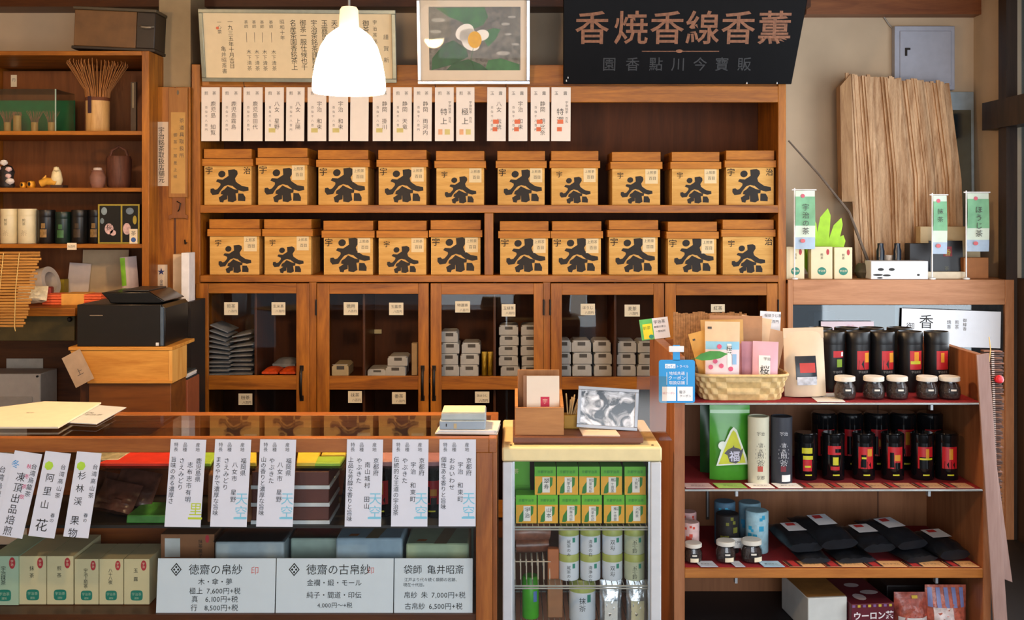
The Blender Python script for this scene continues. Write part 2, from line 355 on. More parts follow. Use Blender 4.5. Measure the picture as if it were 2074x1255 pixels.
carton(892, 930, 4, 22.5, 'third', 'far left'); carton(932, 972, 3, 22.5, 'third', 'inner left')
carton(1011, 1052, 5, 20.5, 'third', 'inner right'); carton(1054, 1093, 5, 20.5, 'third', 'far right')
carton(1124, 1157, 3, 24, 'fourth', 'far left'); carton(1159, 1200, 3, 24, 'fourth', 'second'); carton(1202, 1240, 3, 24, 'fourth', 'third')
carton(1249, 1289, 3, 23.5, 'fourth', 'fourth'); carton(1291, 1330, 3, 23.5, 'fourth', 'far right')
GOLD = mat('#a5801e', .35, .5, var=.3, scale=70)
for k, px in enumerate((981, 993)):
    b = MB(); grid_pouch(b, .025, .11, .024, GOLD); o = b.build('gold_pouch'); o.location = (XS(px, 5.13), 5.13, LSH); tag(o, f'shiny gold tea pouch behind the third glass door, {("left","right")[k]} of the pair', 'pouch', 'gold pouches in the cabinet')
b = MB().box(-.012, .012, 0, .05, 0, .15, mat('#b89468', .7)); o = b.build('kraft_box'); o.location = (XS(839, 5.13), 5.13, LSH); tag(o, 'tall narrow kraft box at the right edge behind the second glass door', 'box')
b = MB(); grid_pouch(b, .07, .14, .04, mat('#2c4a2c', .5, var=.3)); o = b.build('green_pouch'); o.location = (XS(955, 5.3), 5.335, LSH); tag(o, 'dark green pouch standing behind the white cartons of the third door', 'pouch')
b = MB(); b.box(-.02, .02, 0, .01, 0, .02, mat('#cdb889', .7)); o = b.build('small_tag'); o.location = (XS(764, 5.38), 5.39, ZS(676, 5.38)); tag(o, 'tiny pale tag on the dark back board behind the second glass door', 'tag')
# handwritten price notes stuck on the panes
NOTE = mat('#d9cdb2', .8, var=.04)
notes = [(454, 612, 482, 638, '煎茶', 'upper left of the first glass door'), (550, 612, 578, 638, '玄米茶', 'upper right of the first glass door'), (483, 797, 511, 820, '粉茶', 'lower pane of the first glass door'),
         (696, 612, 725, 638, '徳用', 'upper left of the second glass door'), (788, 613, 817, 638, '玉露茶', 'upper right of the second glass door'), (705, 792, 733, 816, '抹茶', 'lower left of the second glass door'), (794, 794, 822, 818, '番茶', 'lower right of the second glass door'),
         (922, 610, 952, 633, '特選茶', 'upper left of the third glass door'), (1016, 616, 1044, 641, '玉緑茶', 'upper right of the third glass door'), (962, 793, 991, 816, '茎ほうじ', 'lower pane of the third glass door'),
         (1176, 615, 1205, 638, 'ほうじ', 'upper left of the fourth glass door'), (1265, 617, 1296, 641, '麦茶', 'upper right of the fourth glass door'), (1440, 616, 1468, 632, '紅茶', 'upper pane of the fifth glass door')]
for (a, c, d, e, st, where) in notes:
    wd = d-a
    card('price_note', f'small handwritten price note stuck on the {where}', 'note', (a, c, d, e), DY-.0006+.0055, NOTE, [(st, wd/2, 8, min(9, 22/len(st)), INKG, 'h'), ('八百円', wd/2+3, 18, 6, INKG, 'h')], group='price notes on the cabinet doors', thick=.0004)
# ================================================================ the twenty tea chests
TEA_STROKES = [[(305, 262), (352, 258), (372, 268), (375, 290), (352, 328), (366, 372), (330, 384), (300, 376), (262, 390), (244, 396), (240, 365), (205, 352), (214, 341), (258, 345), (310, 310)],
    [(340, 338), (375, 372), (415, 398), (466, 406), (468, 426), (430, 432), (380, 418), (330, 378)],
    [(300, 366), (255, 398), (228, 432), (215, 456), (172, 462), (158, 442), (158, 420), (175, 418), (190, 431), (214, 424), (238, 396), (252, 362)],
    [(297, 400), (345, 424), (382, 432), (380, 446), (358, 450), (366, 508), (340, 522), (304, 518), (302, 468), (275, 462), (245, 456), (250, 440), (275, 425)],
    [(278, 462), (288, 472), (288, 500), (262, 506), (256, 525), (236, 521), (228, 492), (252, 478)],
    [(390, 460), (425, 462), (440, 490), (440, 515), (388, 512)]]
def brush_tea(b, x, z, s, y, m):      # the bold brushed character for tea: left edge x, base z, width s
    q = s/310
    b.ell(x+(248-158)*q, z+(525-292)*q, 31*q, 28*q, y, m, rot=.3)
    for i, st in enumerate(TEA_STROKES):
        n = len(st); ar = sum(st[j][0]*st[(j+1) % n][1]-st[(j+1) % n][0]*st[j][1] for j in range(n)); sg_ = 1 if ar > 0 else -1; ex = []
        for j in range(n):                                # swell each stroke a little, like ink soaking into the wood
            (ax, ay), (bx_, by_), (cx_, cy_) = st[j-1], st[j], st[(j+1) % n]
            d1, d2 = Vector((by_-ay, ax-bx_)).normalized(), Vector((cy_-by_, bx_-cx_)).normalized(); nn_ = (d1+d2); nn_ = nn_.normalized() if nn_.length > .2 else d1
            ex.append((bx_+nn_.x*7*sg_, by_+nn_.y*7*sg_))
        st = ex
        b.flat([(x+(u-158)*q, z+(525-v)*q) for u, v in st], y-.00008*(i+1), m)
INKB = mat('#1c1612', .65, var=.1); SLIP = mat('#dcc79c', .75, var=.03)
rows = [('upper', SH1, [(414, 509, 302, 'A', 1), (523, 622, 300, 'A', 0), (645, 745, 304, 'A', 0), (767, 863, 304, 'A', 0), (884, 980, 306, 'B', 0), (1008, 1103, 306, 'A', 0), (1117, 1211, 306, 'B', 0), (1240, 1337, 308, 'B', 0), (1361, 1456, 308, 'B', 0), (1471, 1567, 305, 'A', 1)]),
        ('lower', SH2, [(425, 525, 444, 'B', 0), (536, 630, 444, 'B', 0), (656, 755, 447, 'A', 0), (767, 863, 447, 'B', 0), (873, 973, 446, 'A', 0), (1013, 1110, 448, 'A', 0), (1119, 1217, 448, 'A', 0), (1234, 1332, 446, 'A', 0), (1353, 1451, 449, 'A', 0), (1464, 1566, 445, 'B', 1)])]
for rn, base, lst in rows:
    for i, (a, c, top, st, ji) in enumerate(lst):
        Y = 5.035; k = PX(1, Y); wd = (c-a)*k; dp = .24; H = ZS(top, Y)-base; hb = H-34*k
        n = nth(i, 10)
        if ji: lab = f'wooden tea chest with no white slip, {n} on the {rn} shelf'
        else: lab = f'wooden tea chest with brushed character and pale slip, {n} on the {rn} shelf'
        rt = thing('tea_chest', lab, 'tea chest', (XS((a+c)/2, Y), Y, base), f'tea chests on the {rn} shelf', (0, 0, R(rnd.uniform(-.25, .25))))
        b = MB(); b.box(-wd/2, wd/2, 0, dp, 0, hb, CHEST)
        if st == 'A': brush_tea(b, -wd/2+wd*.145, hb*.08, wd*.785, -.0006, INKB)
        else: brush_tea(b, -wd/2+wd*.19, hb*.05, wd*.64, -.0006, INKB)
        u = wd/100
        if st == 'A': b.text('宇', -wd/2+10*u, hb-10*u, 17*u, INKB, bold=.01)
        else: b.text('宇', -wd/2+17*u, hb-14*u, 14*u, INKB, bold=.01)
        if ji: b.text('治', wd/2-9*u, hb-10*u, 16*u, INKB, bold=.01)
        b.build('chest_body', rt, bevel=.0015)
        wl = 4*k
        l = MB(); l.box(-wd/2-wl*.2, wd/2+wl*.2, -.004, dp+.006, hb+15*k, H, LIDW); l.box(-wd/2+wl*.2, wd/2-wl*.2, -.001, dp, hb+13*k, hb+16*k, INKB); l.box(-wd/2-wl, wd/2+wl, -.011, dp+.011, hb-.001, hb+14*k, LIDW)
        l.build('lid', rt, bevel=.0015)
        if not ji:
            s = MB(); s.box(wd/2-31*u, wd/2-5*u, -.0012, 0, hb-31*u, hb-1*u, SLIP); s.text('上煎茶', wd/2-18*u, hb-8*u, 7*u, INKG, y=-.0016); s.text('百目', wd/2-16*u, hb-20*u, 8*u, INKG, y=-.0016)
            s.build('paper_slip', rt)
# ================================================================ hanging paper slips
SLW = mat('#e6dcd2', .8, var=.02); STAMP = mat('#d8714e', .8, var=.1); STY = mat('#cdbf7c', .8, var=.1)
slips = [(408, 445, '鹿児島 知覧'), (450, 489, '鹿児島霧島'), (493, 532, '鹿児島田代'), (537, 575, '八女 星野'), (580, 617, '八女 上陽'), (623, 661, '宇治 和束'), (666, 705, '宇治 和束'), (710, 747, ''), (755, 791, '静岡 掛川'), (796, 834, '静岡 天竜'), (838, 875, '静岡 両河内'), (881, 919, '特上'), (924, 961, '極上'),
         (987, 1025, '八女 伝統'), (1030, 1068, '宇治 和束'), (1075, 1113, '静岡 朝比奈'), (1117, 1156, '特選')]
for i, (a, c, st) in enumerate(slips):
    wd = c-a; tx = []; right = i > 12
    if st:
        tx = [('玉' if right else '煎', 10, 12, 8, INKG, 'h'), ('露' if right else '茶', wd-11, 12, 8, INKG, 'h')]
        if len(st) == 2: tx += [(st, 18, 42, 15, INKG, 'v', 19 if i < 13 else 17), ('宇治銘茶 百匁', wd-8, 28, 6, INKG, 'v')]
        else: tx += [(st, 24, 28, 11, INKG, 'v'), ('百匁千八百円', 10, 38, 5.5, INKG, 'v', 9)]
    def shp(b, k, w_, h_, i=i, right=right):
        if right: b.rect(-w_*.18, w_*.12, h_*.32, h_*.40, -.0009, STAMP); b.rect(-w_*.2, w_*.05, h_*.18, h_*.26, -.0009, STAMP)
        elif i in (11, 12): b.rect(-w_*.32, -w_*.1, h_*.12, h_*.22, -.0009, mat('#e0a880', .8)); b.rect(w_*.02, w_*.3, h_*.12, h_*.22, -.0009, STY)
        elif i in (3, 5, 6, 8, 9): b.rect(-w_*.3, w_*.05, h_*.16, h_*.24, -.0009, STY)
    lab = f'white paper tea slip with brushed writing, {nth(i,17)} along the cabinet top rail' if st else 'blank folded paper slip hanging just below the glowing lamp'
    card('paper_slip', lab, 'paper slip', (a, 177, c, 286), CY-.004-.0012, SLW, tx, tilt=-.6, roll=(.0, .4, 0)[i % 3]*(-1 if i == 0 else 1), group='tea name slips on the cabinet rail', shapes=shp if st else None, hang=True, thick=.0006)
# ================================================================ framed pieces leaning out above the cabinet
def framed(name, label, cat, q, Y, tilt, fw, fm, draw, inner, roll=0, matw=None, cover=None):
    k = PX(1, Y); wd, h = (q[2]-q[0])*k, (q[3]-q[1])*k*1.03; f = fw*k
    rt = thing(name, label, cat, (XS((q[0]+q[2])/2, Y), Y, ZS(q[3], Y)), None, (R(tilt), R(roll), 0))
    b = MB()
    b.box(-wd/2, wd/2, 0, .022, 0, f, fm); b.box(-wd/2, wd/2, 0, .022, h-f, h, fm); b.box(-wd/2, -wd/2+f, 0, .022, f, h-f, fm); b.box(wd/2-f, wd/2, 0, .022, f, h-f, fm)
    b.build('frame', rt, bevel=.002)
    b = MB(); b.box(-wd/2+f, wd/2-f, .010, .018, f, h-f, inner); draw(b, k, wd, h, .0095); b.build('picture', rt)
    if cover: b = MB(); b.box(-wd/2+f, wd/2-f, .005, .0065, f, h-f, cover); b.build('glass_pane', rt)
    return rt
FRG = mat('#8d8f80', .35, .5)
def callig(b, k, wd, h, y):
    cols = [(1560, '銘茶'), (378, '御礼申し上げます'), ]
    X = lambda px: -wd/2+px*k
    b.text('謹賀新', X(374), h-48*k, 11*k, INKG, y, v=True, pitch=23*k)
    for j, px in enumerate((352, 334, 312, 291, 271, 251, 230, 208, 188)):
        b.text(('宇治茶銘茶謹製処', '御茶一服仕候也千', '名産茶園香銘茶上', '献茶式奉納茶舗選', '天下一品茶香銘々', '玉露煎茶抹茶ほう')[j % 6], X(px), h-20*k, 13.5*k if j else 9*k, INK, y, v=True, pitch=12.6*k)
    b.text('昭和十年', X(166), h-20*k, 10*k, INKG, y, v=True, pitch=10.5*k)
    for px in (144, 126, 110, 94):
        b.text('茶師', X(px), h-22*k, 8*k, INKG, y, v=True); b.box(X(px)-.0012, X(px)+.0004, y-.0002, y, h-66*k, h-46*k, INKG); b.text('木下清茶', X(px+3), h-80*k, 10*k, INKG, y, v=True, pitch=11*k)
    b.text('一九三五年十月吉日', X(62), h-20*k, 11*k, INK, y, v=True, pitch=11*k)
    b.text('一心茶', X(40), h-22*k, 9*k, INKG, y, v=True); b.text('亀井昭斎書', X(46), h-74*k, 10.5*k, INKG, y, v=True)
    b.ell(X(36), h-38*k, 3*k, 3*k, y-.0002, STAMP)
framed('calligraphy_frame', 'long framed calligraphy in a slim grey frame hanging over the left of the cabinet', 'framed calligraphy', (409, 26, 803, 167), 4.955, 13, 8, FRG, callig, mat('#dcc9a4', .8, var=.03), roll=.4)
TEAG, TEAG2 = mat('#28502c', .5, var=.3, scale=30), mat('#3c6a3c', .5, var=.25, scale=30); GRAVEL = mat('#6f6a60', .7, var=.45, scale=55)
def flower(b, k, wd, h, y):
    X = lambda px: -wd/2+(px-842)*k
    Z = lambda py: h-(py-6)*k
    b.rect(X(866), X(1050), Z(152), Z(26), y-.0002, GRAVEL)
    for pts in ([(870, 152), (872, 128), (895, 100), (915, 92), (940, 108), (945, 125), (915, 140)], [(900, 152), (915, 137), (945, 130), (970, 140), (985, 152)]): b.flat([(X(p), Z(q)) for p, q in pts], y-.0004, TEAG)
    for pts in ([(880, 28), (905, 45), (930, 55), (955, 70), (975, 62), (985, 45), (978, 27)], [(978, 152), (985, 132), (1010, 128), (1048, 140), (1048, 152)], [(975, 75), (995, 68), (1010, 70), (1000, 90), (985, 105), (978, 95)]): b.flat([(X(p), Z(q)) for p, q in pts], y-.0004, TEAG2)
    LS = mat('#a39c90', .7, var=.2, scale=50)
    for px, py, rr in ((885, 52, 14), (880, 75, 11), (1020, 60, 9), (1033, 46, 8), (1015, 118, 14), (885, 90, 7), (1040, 100, 8), (1025, 80, 7)): b.ell(X(px), Z(py), rr*k, rr*.3*k, y-.0003, LS)
    PET = mat('#e9e2d6', .7, var=.04)
    for px, py, rx_, rz_, ro in ((938, 76, 20, 15, .6), (950, 98, 19, 14, -.5), (972, 82, 15, 11, .2), (945, 84, 18, 16, 0)): b.ell(X(px), Z(py), rx_*k, rz_*k, y-.0006, PET, rot=ro)
    b.ell(X(958), Z(91), 14*k, 17*k, y-.0008, mat('#d8a21c', .7, var=.3, scale=120))
    b.tube([(X(955), y-.001, Z(108)), (X(950), y-.001, Z(130)), (X(958), y-.001, Z(150))], .0012, TEAG2, 6)
framed('flower_photo', 'framed photo of a white tea flower with yellow stamens above the cabinet', 'framed photo', (846, 2, 1073, 171), 4.955, 12, 7, mat('#c3c3c8', .25, .85), flower, mat('#d8c6ae', .8, var=.02), cover=glass('#ffffff', .15))
# the black shop board with carved gilt characters
Y = 4.95; k = PX(1, Y)
rt = thing('shop_signboard', 'large black lacquered signboard with carved brown-gilt characters above the cabinet', 'signboard', (XS(1373, Y), Y, ZS(171, Y)), None, (R(15), 0, 0))
b = MB(); hh = 178*k
b.prism([(-232*k, 0), (230*k, 0), (252*k, hh), (-234*k, hh)], 0, .03, mat('#070608', .4, var=.2, spec=.08))
b.build('board', rt, bevel=.003)
GILT = mat('#7e5238', .55, .1, var=.3, scale=60); DGR = mat('#1e1f23', .5, var=.2)
b = MB(); tm = Matrix.Shear('XZ', 4, (0.0, 0.0)) if False else None
for ch, px in zip('香焼香線香薫', (1197, 1275, 1347, 1418, 1489, 1562)): b.text(ch, (px-1373)*k, (171-57)*k, 70*k, GILT, -.001, bold=.010)
b.box(-75*k, 80*k, -.002, 0, 66*k, 67.5*k, GILT); b.ell(0, 67*k, 7*k, 3.5*k, -.0025, GILT)
for ch, px in zip('園香點川今寶販', (1233, 1280, 1327, 1372, 1416, 1460, 1505)): b.text(ch, (px-1373)*k, (171-130)*k, 29*k, DGR, -.001, bold=.005)
b.build('lettering', rt)
for px, pz in ((1147, 8), (1512, 3), (1573, 3), (1150, 14)): MB().lathe([(.004, -.004), (.002, .004)], STEEL, ((px-1373)*k, -.004, pz*k), 8).build('nail', rt)
for px in (882, 1025, 497):
    Y = 4.992; b = MB(); b.tube([(0, 0, 0), (0, -.02, -.004), (0, -.03, .012), (0, -.031, .026)], .0016, IRON, 6); o = b.build('picture_hook'); o.location = (XS(px, Y), Y, ZS(176, Y)); tag(o, {882: 'thin dark hook under the left of the flower photo', 1025: 'thin dark hook under the right of the flower photo', 497: 'thin dark hook under the calligraphy frame'}[px], 'hook')
# ================================================================ pendant lamps
def lamp(px, Y, Z, power, label, vis=True):
    X = XS(px, Y) if vis else px
    rt = thing('pendant_lamp', label, 'lamp', (X, Y, Z), 'pendant lamps over the counter')
    SH = mat('#fff2dc', .4, var=0, emit=9); s = .215/.215
    b = MB(); b.lathe([(.0, .195), (.034, .190), (.048, .18), (.066, .165), (.084, .135), (.098, .09), (.106, .045), (.108, .012), (.104, 0), (.100, .012), (.098, .045), (.09, .09), (.076, .13), (.05, .16), (.0, .168)], SH, n=40, cap=False); b.build('shade', rt)
    b = MB(); b.lathe([(.0, .252), (.022, .252), (.027, .244), (.030, .19), (.034, .186)], mat('#f2d8a8', .5, emit=.9), n=24, cap=False); b.build('neck', rt)
    b = MB(); b.tube([(0, 0, .25), (0, 0, 2.62-Z)], .0035, mat('#8a8a88', .5), 8); b.build('cord', rt)
    l = bpy.data.lights.new('bulb', 'POINT'); l.energy = power; l.color = WARM; l.shadow_soft_size = .06
    o = bpy.data.objects.new('bulb', l); COL.objects.link(o); o.parent = rt; o.location = (0, 0, -.02)
Zl = ZS(188, 3.2)
lamp(707, 3.2, Zl, LAMPS[0][3], 'glowing white glass pendant lamp hanging over the glass counter')
for n, (x, y, z, p) in enumerate(LAMPS[1:]): lamp(x, y, z, p, ('added unseen pendant lamp beyond the left end of the glass counter', 'added pendant lamp above the right display shelf, out of view', 'added unseen pendant lamp over the shop floor at the left', 'added unseen pendant lamp over the shop floor at the right')[n], False)  # four pendants added out of view as warm fill light
# ================================================================ left shelf cabinet
LY, LB = 4.85, 5.30
lc = thing('display_shelf', 'tall honey-coloured wooden shelf cabinet of tea utensils at the left edge', 'shelf', (XS(150, LY), LY, 0)); og = tuple(lc.location)
lx0, lx1, lxi = XS(-90, LY), XS(302, LY), XS(287, LY)
DSK = 1.10
def lp(name, mb, bev=.002): return mb.build(name, lc, og, bev)
lp('side_panel', MB().box(lxi, lx1, LY, 5.44, DSK, ZS(103, LY), WZ)); lp('side_panel', MB().box(lx0-.03, lx0, LY, 5.44, DSK, ZS(103, LY), WZ))
lp('top_board', MB().box(lx0, lxi, LY, 5.44, ZS(112, LY), ZS(103, LY), WX)); lp('back_panel', MB().box(lx0, lxi, LB, LB+.012, DSK, ZS(117, LY), wood('#6a3a18', '#8a5228', 'z', .5, 5)))
LS = [ZS(265, LY+.02), ZS(380, LY+.02), ZS(494, LY+.02)]
for z in LS: lp('shelf', MB().box(lx0, lxi, LY+.02, LB, z-.018, z, WX), .001)
b = MB(); b.box(XS(152, 4.72)-.9, XS(152, 4.55), 4.55, 5.44, DSK-.035, DSK, WX); b.box(XS(152, 4.55), lx1, 4.86, 5.44, DSK-.035, DSK, WX); o = lp('desk_top', b)
lp('drawer_front', MB().box(XS(-60, 4.6), XS(151, 4.6), 4.6, 4.62, ZS(690, 4.6), DSK-.035, mat('#4a3e1c', .5, var=.15))); lp('lower_back', MB().box(lx0, lx1, 5.1, 5.12, 0, DSK-.035, WDX))
lp('knob', MB().lathe([(0, 0), (.009, .003), (.011, .01), (.006, .016)], BLACK, (0, 0, 0), 14, Matrix.Translation((XS(143, 4.6), 4.6, ZS(646, 4.6))) @ Matrix.Rotation(R(90), 4, 'X')), 0)
Y = LY+.02; o = card('price_tag', 'small cream price tag stuck on the edge of the left cabinet shelf', 'tag', (136, 492, 155, 506), Y-.0012, CREAM, [('九百円', 9, 7, 5, INKG, 'h')], thick=.001)
# suitcase-like box on top
Y = 4.9; ct = thing('storage_case', 'old brown case with dark edges and a handle on top of the left cabinet', 'case', (XS(232, Y), Y, ZS(103, LY)+.009), None, (0, R(2.5), 0))
k = PX(1, Y); CASE = mat('#6a4a2a', .6, var=.2, scale=14); CDK = mat('#2a2018', .5, var=.15)
b = MB(); b.box(-84*k, 42*k, 0, .2, .014, .178, CASE); b.build('case_body', ct, bevel=.004)
b = MB(); b.box(42*k, 80*k, .0, .2, .014, .178, CDK); b.build('case_end', ct, bevel=.004)
b = MB(); b.box(-87*k, 82*k, -.006, .206, 0, .014, CDK); b.box(-87*k, 82*k, -.006, .206, .178, .192, mat('#4a4030', .5)); b.build('edge_trim', ct, bevel=.003)
b = MB(); b.tube([(50*k, -.002, .115), (56*k, -.02, .108), (66*k, -.022, .106), (73*k, -.018, .108), (77*k, -.002, .114)], .006, mat('#8a8070', .4, .6)); b.build('handle', ct)
# clear showcase with green back, four small whisks
Y = 4.93; k = PX(1, Y); sx0, sx1 = XS(-60, Y), XS(113, Y); sd = .22; zb = LS[0]
sc = thing('acrylic_showcase', 'clear acrylic box with a green backing holding small tea whisks', 'display box', ((sx0+sx1)/2, Y, zb)); so = tuple(sc.location); tp = zb+.194
b = MB(); b.box(sx0, sx1, Y+sd-.006, Y+sd, zb, tp-.03, mat('#0e7a4c', .7, var=.08)); b.build('green_backing', sc, so)
b = MB()
ac = glass('#eef2ee', 1.0, .05)
b.box(sx0, sx1, Y, Y+.003, zb, tp, ac); b.box(sx1-.003, sx1, Y+.003, Y+sd-.006, zb, tp, ac); b.box(sx0, sx1-.003, Y+.003, Y+sd-.006, tp-.003, tp, ac); b.build('clear_walls', sc, so)
b = MB(); b.box(sx1-.004, sx1+.001, Y-.001, Y+.004, zb, tp, mat('#9ab0a0', .3)); b.build('corner_edge', sc, so)
BAM = wood('#b98c50', '#dab074', 'z', .5, 20); TINE = mat('#9a6430', .7, var=.2); TINE2 = mat('#b88470', .7, var=.25)
def whisk(name, label, x, y, z, r, hh, ht, rt_, n, tm, grp=None):
    t = thing(name, label, 'tea whisk', (x, y, z), grp)
    b = MB(); b.lathe([(r*.96, 0), (r, .003), (r*1.0, hh*.6), (r*1.02, hh), (0, hh)], BAM, n=24); b.build('handle', t)
    b = MB()
    for ring, (f, ro) in enumerate(((1, rt_), (.55, rt_*.62))):
        for i in range(int(n*f)):
            a = 2*math.pi*i/int(n*f)+rnd.uniform(-.03, .03); c, s = math.cos(a), math.sin(a); q = ro*rnd.uniform(.93, 1.04); e = ht*rnd.uniform(.94, 1.0)
            b.tube([(r*.95*c, r*.95*s, hh*.98), (r*1.08*c, r*1.08*s, hh+e*.25), ((r+(q-r)*.55)*c, (r+(q-r)*.55)*s, hh+e*.62), (q*c, q*s, hh+e*.93), (q*.98*c, q*.98*s, hh+e)], r*.05, tm, 5, r2=r*.025)
    b.build('tines', t); return t
for i, px in enumerate((15, 35, 70, 104)):
    whisk('tea_whisk', f'small pinkish tea whisk in the clear showcase, {("leftmost","second from left","third from left","rightmost")[i]}', XS(px, Y+.1), Y+.1, zb+.001, PX(7 if i != 1 else 8, Y), PX(22, Y) if i != 1 else PX(36, Y), PX(24, Y) if i != 1 else PX(8, Y), PX(16, Y) if i != 1 else PX(8, Y), 18, TINE2, 'whisks in the clear showcase')
gw = whisk('giant_whisk', 'giant display tea whisk with flared bamboo tines on the top left shelf', XS(198, 5.0), 5.0, zb, PX(23, 5.0), PX(66, 5.0), PX(79, 5.0), PX(57, 5.0), 46, TINE)
b = MB(); rr = PX(23.6, 5.0)
b.lathe([(rr, PX(64, 5.0)), (rr*1.03, PX(66, 5.0)), (rr*1.03, PX(69, 5.0)), (rr, PX(71, 5.0))], mat('#6a3a20', .7), n=24, cap=False); b.build('binding_thread', gw)
b = MB(); b.patch(rr*1.05, -.028, -.008, PX(38, 5), PX(72, 5), mat('#3a2430', .7)); b.build('hang_tag', gw)
b = MB(); b.box(-.012, .012, 0, .02, 0, .24, mat('#5a4a3a', .7)); b.rect(-.005, .003, .12, .235, -.001, mat('#9a8a6a', .7)); o = b.build('narrow_slip_box'); o.location = (XS(270, 5.05), 5.05, zb); tag(o, 'narrow dark upright box with pale strip beside the giant whisk', 'box')
card('price_tag', 'tiny hanging price tag behind the clear showcase', 'tag', (22, 152, 34, 176), LB-.003, CREAM, [('円', 6, 10, 7, INKG, 'h')])
# ------------------------------------------------ second shelf: ornaments
z = LS[1]; Y = 4.98
f = thing('flower_figurine', 'black and white figurine with pink flowers at the left end of the second shelf', 'figurine', (XS(14, Y), Y, z))
b = MB(); b.lathe([(.03, 0), (.035, .01), (.028, .05), (.034, .075), (.022, .10), (0, .11)], mat('#2a2422', .5, var=.5, scale=40), n=18); b.build('body', f)
for j, (dx, dz, rr) in enumerate(((-.03, .09, .017), (.0, .115, .018), (.022, .085, .015), (.028, .03, .02), (.02, .055, .014))): b = MB(); b.lathe([(0, -rr*.8), (rr*.8, -rr*.4), (rr, 0), (rr*.7, rr*.6), (0, rr*.8)], mat(('#e8c6c0', '#e6ddd4')[j % 2], .6, var=.2, scale=80), (dx, -.03, dz), 12); b.build('flower', f)
GLD = mat('#d8921e', .4, .3, var=.2, scale=40)
for j, (px, w_, h_) in enumerate(((47, 7, 13), (63, 9, 16))):
    b = MB(); k = PX(1, Y); b.lathe([(w_*k*.8, 0), (w_*k, h_*k*.4), (w_*k*.8, h_*k*.85), (0, h_*k)], GLD, n=14); b.ell(0, h_*k*.5, w_*k*.3, h_*k*.25, -w_*k*1.01, BLACK)
    o = b.build('gold_ornament'); o.location = (XS(px, Y), Y, z); tag(o, ('smallest gold lump ornament on the second shelf', 'rounded gold ornament beside the carved ivory animal')[j], 'ornament')
an = thing('animal_figurine', 'pale yellow carved animal figurine sitting with raised head on second shelf', 'figurine', (XS(103, Y), Y, z)); k = PX(1, Y); IV = mat('#e2a63c', .45, var=.15, scale=40); IV2 = mat('#ecd9a8', .5, var=.12, scale=40)
b = MB(); b.tube([(-20*k, 0, 9*k), (-8*k, 0, 14*k), (6*k, 0, 12*k), (12*k, 0, 9*k)], 8*k, IV, 12); b.tube([(-14*k, 0, 18*k), (-10*k, 0, 26*k)], 4*k, IV, 8, r2=1*k); b.build('body', an)
b = MB(); b.lathe([(9*k, 0), (12*k, 10*k), (9*k, 26*k), (6*k, 33*k), (0, 36*k)], IV2, (10*k, .01, 6*k), 14); b.lathe([(0, -4*k), (6*k, 0), (5*k, 6*k), (0, 8*k)], IV2, (13*k, -.01, 36*k), 12); b.build('head', an)
b = MB(); b.box(-12*k, 12*k, -.03, .03, 0, .012, mat('#3a2418', .6)); o = b.build('display_plinth'); o.location = (XS(122, Y-.06), Y-.07, z); tag(o, 'small flat dark wooden base lying on the second shelf', 'base')
k = PX(1, Y); b = MB(); b.lathe([(11*k, 0), (15*k, 10*k), (16*k, 22*k), (13*k, 30*k), (11*k, 33*k), (13*k, 36*k), (10*k, 35*k), (0, 30*k)], mat('#8a6050', .6, var=.15), n=24); b.lathe([(0, 34*k), (9*k, 34.5*k), (8*k, 41*k), (0, 42*k)], mat('#c9b8ac', .6), n=18); o = b.build('clay_jar'); o.location = (XS(198, Y), Y, z); tag(o, 'small brownish clay jar with a pale lid on the second shelf', 'jar')
bk = thing('wicker_vase', 'dark brown tall vase with a looped handle on the second shelf', 'vase', (XS(241, 5.05), 5.05, z)); BRB = wood('#4a2a1c', '#6a4030', 'z', .6, 30)
b = MB(); b.lathe([(20*k, 0), (24*k, 8*k), (25*k, 60*k), (23*k, 66*k), (20*k, 66*k), (20*k, 10*k), (0, 8*k)], BRB, n=24, cap=False); b.build('vase_body', bk)
b = MB(); b.tube([(-19*k, 0, 62*k), (-14*k, 0, 78*k), (0, 0, 86*k), (14*k, 0, 78*k), (19*k, 0, 62*k)], 3*k, BRB); b.build('handle', bk)
# ------------------------------------------------ third shelf: tins
z = LS[2]; Y = 4.93; k = PX(1, Y)
def tin(label, px0, px1, top, hx, emb, Y=4.93, grp='tea tins on the left shelf', txt=None):
    k = PX(1, Y); r = (px1-px0)/2*k; h = ZS(top, Y)-z; m = mat(hx, .35, var=.06)
    t = thing('tea_tin', label, 'tin', (XS((px0+px1)/2, Y), Y+r, z), grp)
    b = MB(); b.lathe([(r*.97, 0), (r, .002), (r, h*.78), (0, h*.78)], m, n=28)
    if emb: b.patch(r*1.006, -7*k, 7*k, h*.18, h*.42, emb); b.patch(r*1.006, -4*k, 4*k, h*.45, h*.60, emb)
    else: b.text('煎茶', 0, h*.72, 7*k, INK, v=True, wrap=r*1.006); b.text('茶', 0, h*.3, 13*k, mat('#b8a888', .6), wrap=r*1.006)
    b.build('tin_body', t)
    b = MB(); b.lathe([(r*1.008, h*.78), (r*1.012, h*.782), (r*1.012, h-.003), (r*.98, h), (0, h)], m, n=28); b.build('lid', t)
EMB = mat('#8a6a3a', .5, var=.4, scale=90)
tin('cream tea tin at the left edge of the third shelf', -6, 28, 423, '#ddd0a8', None); tin('cream tea tin second from left on the third shelf', 30, 66, 423, '#e2d6b0', None)
tin('black tea tin with gold emblem beside the cream tins', 70, 104, 425, '#141212', EMB); tin('dark green tea tin with pale rim between black tins', 106, 137, 429, '#12261e', mat('#3c6a3a', .5, var=.4))
tin('black tea tin with faint emblem right of the dark green one', 139, 171, 425, '#121212', mat('#3a2c1c', .5, var=.3)); tin('black tea tin with gold emblem half behind the gift box', 172, 206, 425, '#151313', EMB, 4.96)
